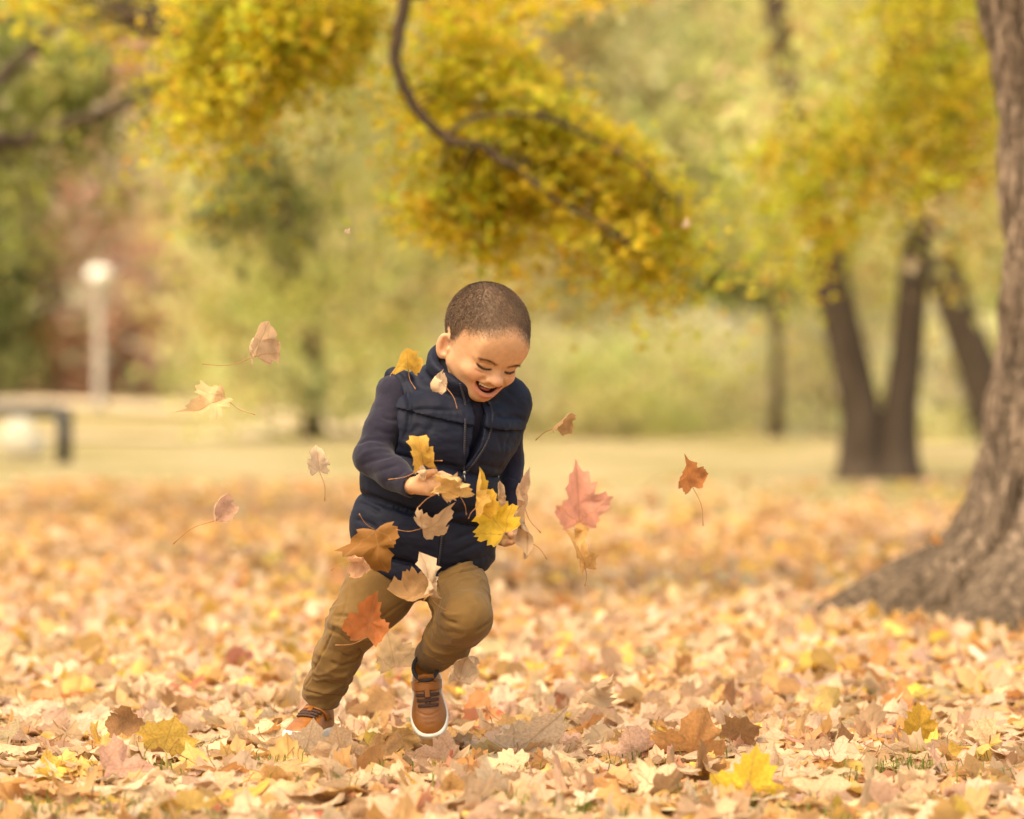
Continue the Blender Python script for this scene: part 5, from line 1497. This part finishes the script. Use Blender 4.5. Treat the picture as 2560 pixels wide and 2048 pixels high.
fly(523, 1012, -3, 100, 205, 20, 25, (.70, .48, .26), 'cream and amber leaf far left of the boy, stalk pointing right', (638, 1037, -2), [(90, 1.4), (0, 1.0)], 2)
fly(796, 1155, 2, 66, 95, 15, 10, 'cream', 'small cream leaf floating left of the elbow, stalk hanging straight down', (812, 1253, 0), [(0, .8)], 3, .5)
fly(542, 1266, -2, 92, 78, 0, 45, 'pinkish tan', 'narrow edge-on leaf low at far left, stalk trailing down', (433, 1360, 2), [(0, .8)], 4, .5)
fly(1018, 896, -13, 92, 92, 48, 0, (.74, .46, .10), 'golden yellow leaf hovering over the shoulder', (1039, 973, -2), [(90, -.5), (0, .4)], 5, .3)
fly(1083, 969, -17, 92, 158, 35, 42, 'cream', 'crumpled cream leaf on the chest below the collar', (1143, 1022, -1), [(0, .9), (60, .5)], 6, .45)
fly(1054, 1134, -25, 92, 100, 20, 5, (.66, .38, .09), 'amber leaf upright above the cupped hand', (1106, 1152, -1), [(90, -.9), (0, .9)], 7)
fly(1062, 1192, -27, 74, 275, 30, 15, 'cream', 'cream leaf draped over the cupped hand, reddish stalk pointing left', (971, 1199, 2), [(0, 2.2), (90, 1.2)], 8)
fly(1140, 1204, -27, 112, 118, 10, -30, (.66, .42, .17), 'big curled tan leaf at the fingertips of the cupped hand', (1166, 1287, 1), [(20, 2.0), (90, 1.2)], 9)
fly(1118, 1222, -24, 60, 40, 20, 40, 'pale tan', 'leaf tucked under the cupped fingers, only its stalk showing below', (1046, 1268, -2), [(0, 2.0)], 10)
fly(1190, 1233, -24, 100, 84, 10, 56, (.72, .44, .08), 'narrow golden leaf in front of the zip', (1171, 1297, 0), [(0, 1.0)], 11)
fly(1082, 1312, -20, 92, 28, 25, 38, 'pale tan', 'tan leaf flat against the lower vest, stalk pointing left', (990, 1324, 0), [(90, .6)], 12)
fly(1236, 1300, -16, 112, 128, 8, 6, (.80, .52, .07), 'bright yellow leaf facing the camera beside the lowered hand', None, [(90, .7)], 13, .35)
fly(1250, 1240, -14, 84, 92, 18, 20, 'pale tan', 'tan leaf with two raised lobes above the bright yellow leaf', None, [(0, 2.0), (90, .8)], 14)
fly(1320, 1224, -13, 98, 80, 10, -25, (.68, .46, .32), 'pale pinkish leaf against the outer sleeve, long stalk below', (1352, 1332, 1), [(0, 1.3), (90, -.8)], 15)
fly(1312, 1312, -10, 118, 285, 10, 30, 'pale tan', 'long rolled tan leaf hanging over the lowered hand', None, [(0, 3.6)], 16)
fly(1321, 1375, -9, 52, 255, 20, 20, 'cream', 'little cream leaf tip just below the lowered hand', (1367, 1398, 0), [(0, 1.5)], 17)
fly(1447, 1256, -46, 138, 92, 12, 8, (.74, .34, .25), 'big rose-red leaf tumbling right of the boy', None, [(0, .7), (90, .5)], 18, .8)
fly(1460, 1327, -40, 80, 265, 25, 30, (.66, .40, .17), 'honey coloured leaf overlapping the foot of the big rose-red leaf', None, [(0, 1.5)], 19)
fly(1456, 1394, -14, 88, 112, 20, 25, (.64, .36, .14), 'orange-tan leaf below the rose-red one, stalk hanging', (1462, 1465, 0), [(0, 1.6), (90, .8)], 20)
fly(1410, 1048, -5, 84, 42, 30, 48, (.52, .31, .15), 'crisp brown-tan curled leaf off the far shoulder', (1340, 1100, 3), [(0, 1.8), (70, .8)], 21, .5)
fly(1722, 1186, -2, 92, 108, 22, 8, (.58, .235, .09), 'orange-red leaf alone at far right, stalk hanging', (1758, 1315, 0), [(90, .7), (0, .7)], 22)
fly(944, 1366, -17, 108, 282, 5, 12, (.34, .145, .035), 'glossy brown-orange leaf at the hip, stalk pointing up', (898, 1285, -2), [(0, .9)], 23)
fly(908, 1406, -21, 84, 350, 30, 30, (.64, .36, .22), 'pinkish curled leaf at the hip, stalk pointing left', (827, 1427, 0), [(0, 1.0), (90, .6)], 24, .5)
fly(1022, 1490, -19, 128, 184, 15, 40, (.50, .29, .14), 'broad brown-tan leaf passing between the thighs', (1122, 1530, 0), [(90, .5), (0, .6)], 25, .5)
fly(1072, 1455, -20, 92, 92, 10, 30, 'cream', 'narrow cream rolled leaf below the zip', None, [(0, 4.0)], 26, 1, .8)
fly(926, 1552, -20, 112, 80, 10, -8, (.50, .165, .06), 'red-orange leaf in front of the knee', (838, 1613, 0), [(0, .6), (90, .3)], 27, .4)
fly(980, 1632, 26, 100, 100, 15, 10, (.70, .48, .28), 'pale blurred leaf seen between the legs', None, [(0, .7)], 28, .5)
fly(1158, 1660, -12, 112, 75, 25, 12, 'cream', 'cream leaf at the raised heel, right of the landing shoe', None, [(0, .8), (90, .5)], 29, .5)
fly(1490, 1712, 12, 92, 40, 25, 40, 'pale tan', 'tan leaf skimming the carpet right of the boy', None, [(0, 1.6)], 30)
fly(869, 577, 0, 15, 50, 10, 10, 'cream', 'tiny cream scrap high in the air left of the head', None, [], 31)
fly(1714, 560, 180, 20, 80, 10, 10, 'cream', 'tiny pale scrap in front of the golden branch tip', None, [], 32)
fly(2342, 1350, 250, 26, 80, 10, 10, 'orange', 'little orange leaf stuck on the root of the big maple', None, [], 33)

# ------------------------------------------------------------------ grass poking through the leaves
rng = np.random.default_rng(9)
def grass(name, spots, per, hgt, label, spread, cols):
    Pn, Cn = [], []
    for (x, y, s) in spots:
        m = int(per * s); b = np.stack([x + rng.normal(0, spread * s, m), y + rng.normal(0, spread * s, m), np.full(m, -.045)], 1)
        a = rng.uniform(0, 2 * np.pi, m); l = hgt * rng.uniform(.5, 1.2, m); ln = rng.uniform(.7, 2.2, m)
        d = np.stack([np.cos(a), np.sin(a), 0 * a], 1); w = np.stack([-np.sin(a), np.cos(a), 0 * a], 1) * .0014
        up = np.array([0, 0, 1.0])
        p1 = b + up * (l * .55)[:, None] + d * (l * .15 * ln)[:, None]; p2 = b + up * (l * (1 - .3 * ln))[:, None] + d * (l * .55 * ln)[:, None]
        Pn.append(np.stack([b - w, b + w, p1 + w * .8, p1 - w * .8, p2], 1)); Cn.append(np.repeat(pal(rng, m, cols, None, .2), 5, 0))
    Pn = np.concatenate(Pn); m = len(Pn)
    F = (np.arange(m) * 5)[:, None] + np.array([0, 1, 2, 3, 3, 2, 4])[None]
    o = mesh_np(name, Pn.reshape(-1, 3), F.reshape(-1), np.tile([4, 3], m), FOL, None, col=np.concatenate(Cn))
    tag(o, label, 'grass', kind='stuff')
def gp(px, py): 
    d = CAM_H * FPX / (py - HOR); return ((px - 1280) / FPX * d, d - CAM_D)
tuf = [(200, 1985, 1.6), (260, 1990, 1.4), (500, 2020, 1.2), (560, 2030, 1.2), (360, 1880, .8), (690, 1870, .8), (1160, 1890, .9), (1360, 1900, .8), (1430, 1990, 1.2), (1470, 2010, 1.2), (1800, 1960, 1.0), (1960, 1980, 1.0), (2330, 1870, 1.0), (2280, 1880, .8), (2480, 1900, .7), (1600, 1860, .7), (1250, 1960, .8), (2060, 2020, 1.0), (820, 1920, .8), (960, 1900, .7), (2150, 1900, .7)]
grass('grass_tufts', [(*gp(a, b), s) for a, b, s in tuf], 60, .058, 'green grass tufts poking through the leaf carpet', .06, [(.10, .16, .03), (.16, .20, .05), (.30, .28, .10)])
sp_ = [(rng.uniform(-1.1, 1.1), rng.uniform(-1.1, 1.2), .5) for _ in range(120)]
grass('grass_blades', sp_, 7, .055, 'thin straw and green grass blades scattered among the leaves', .05, [(.36, .30, .12), (.22, .22, .06), (.5, .4, .2)])
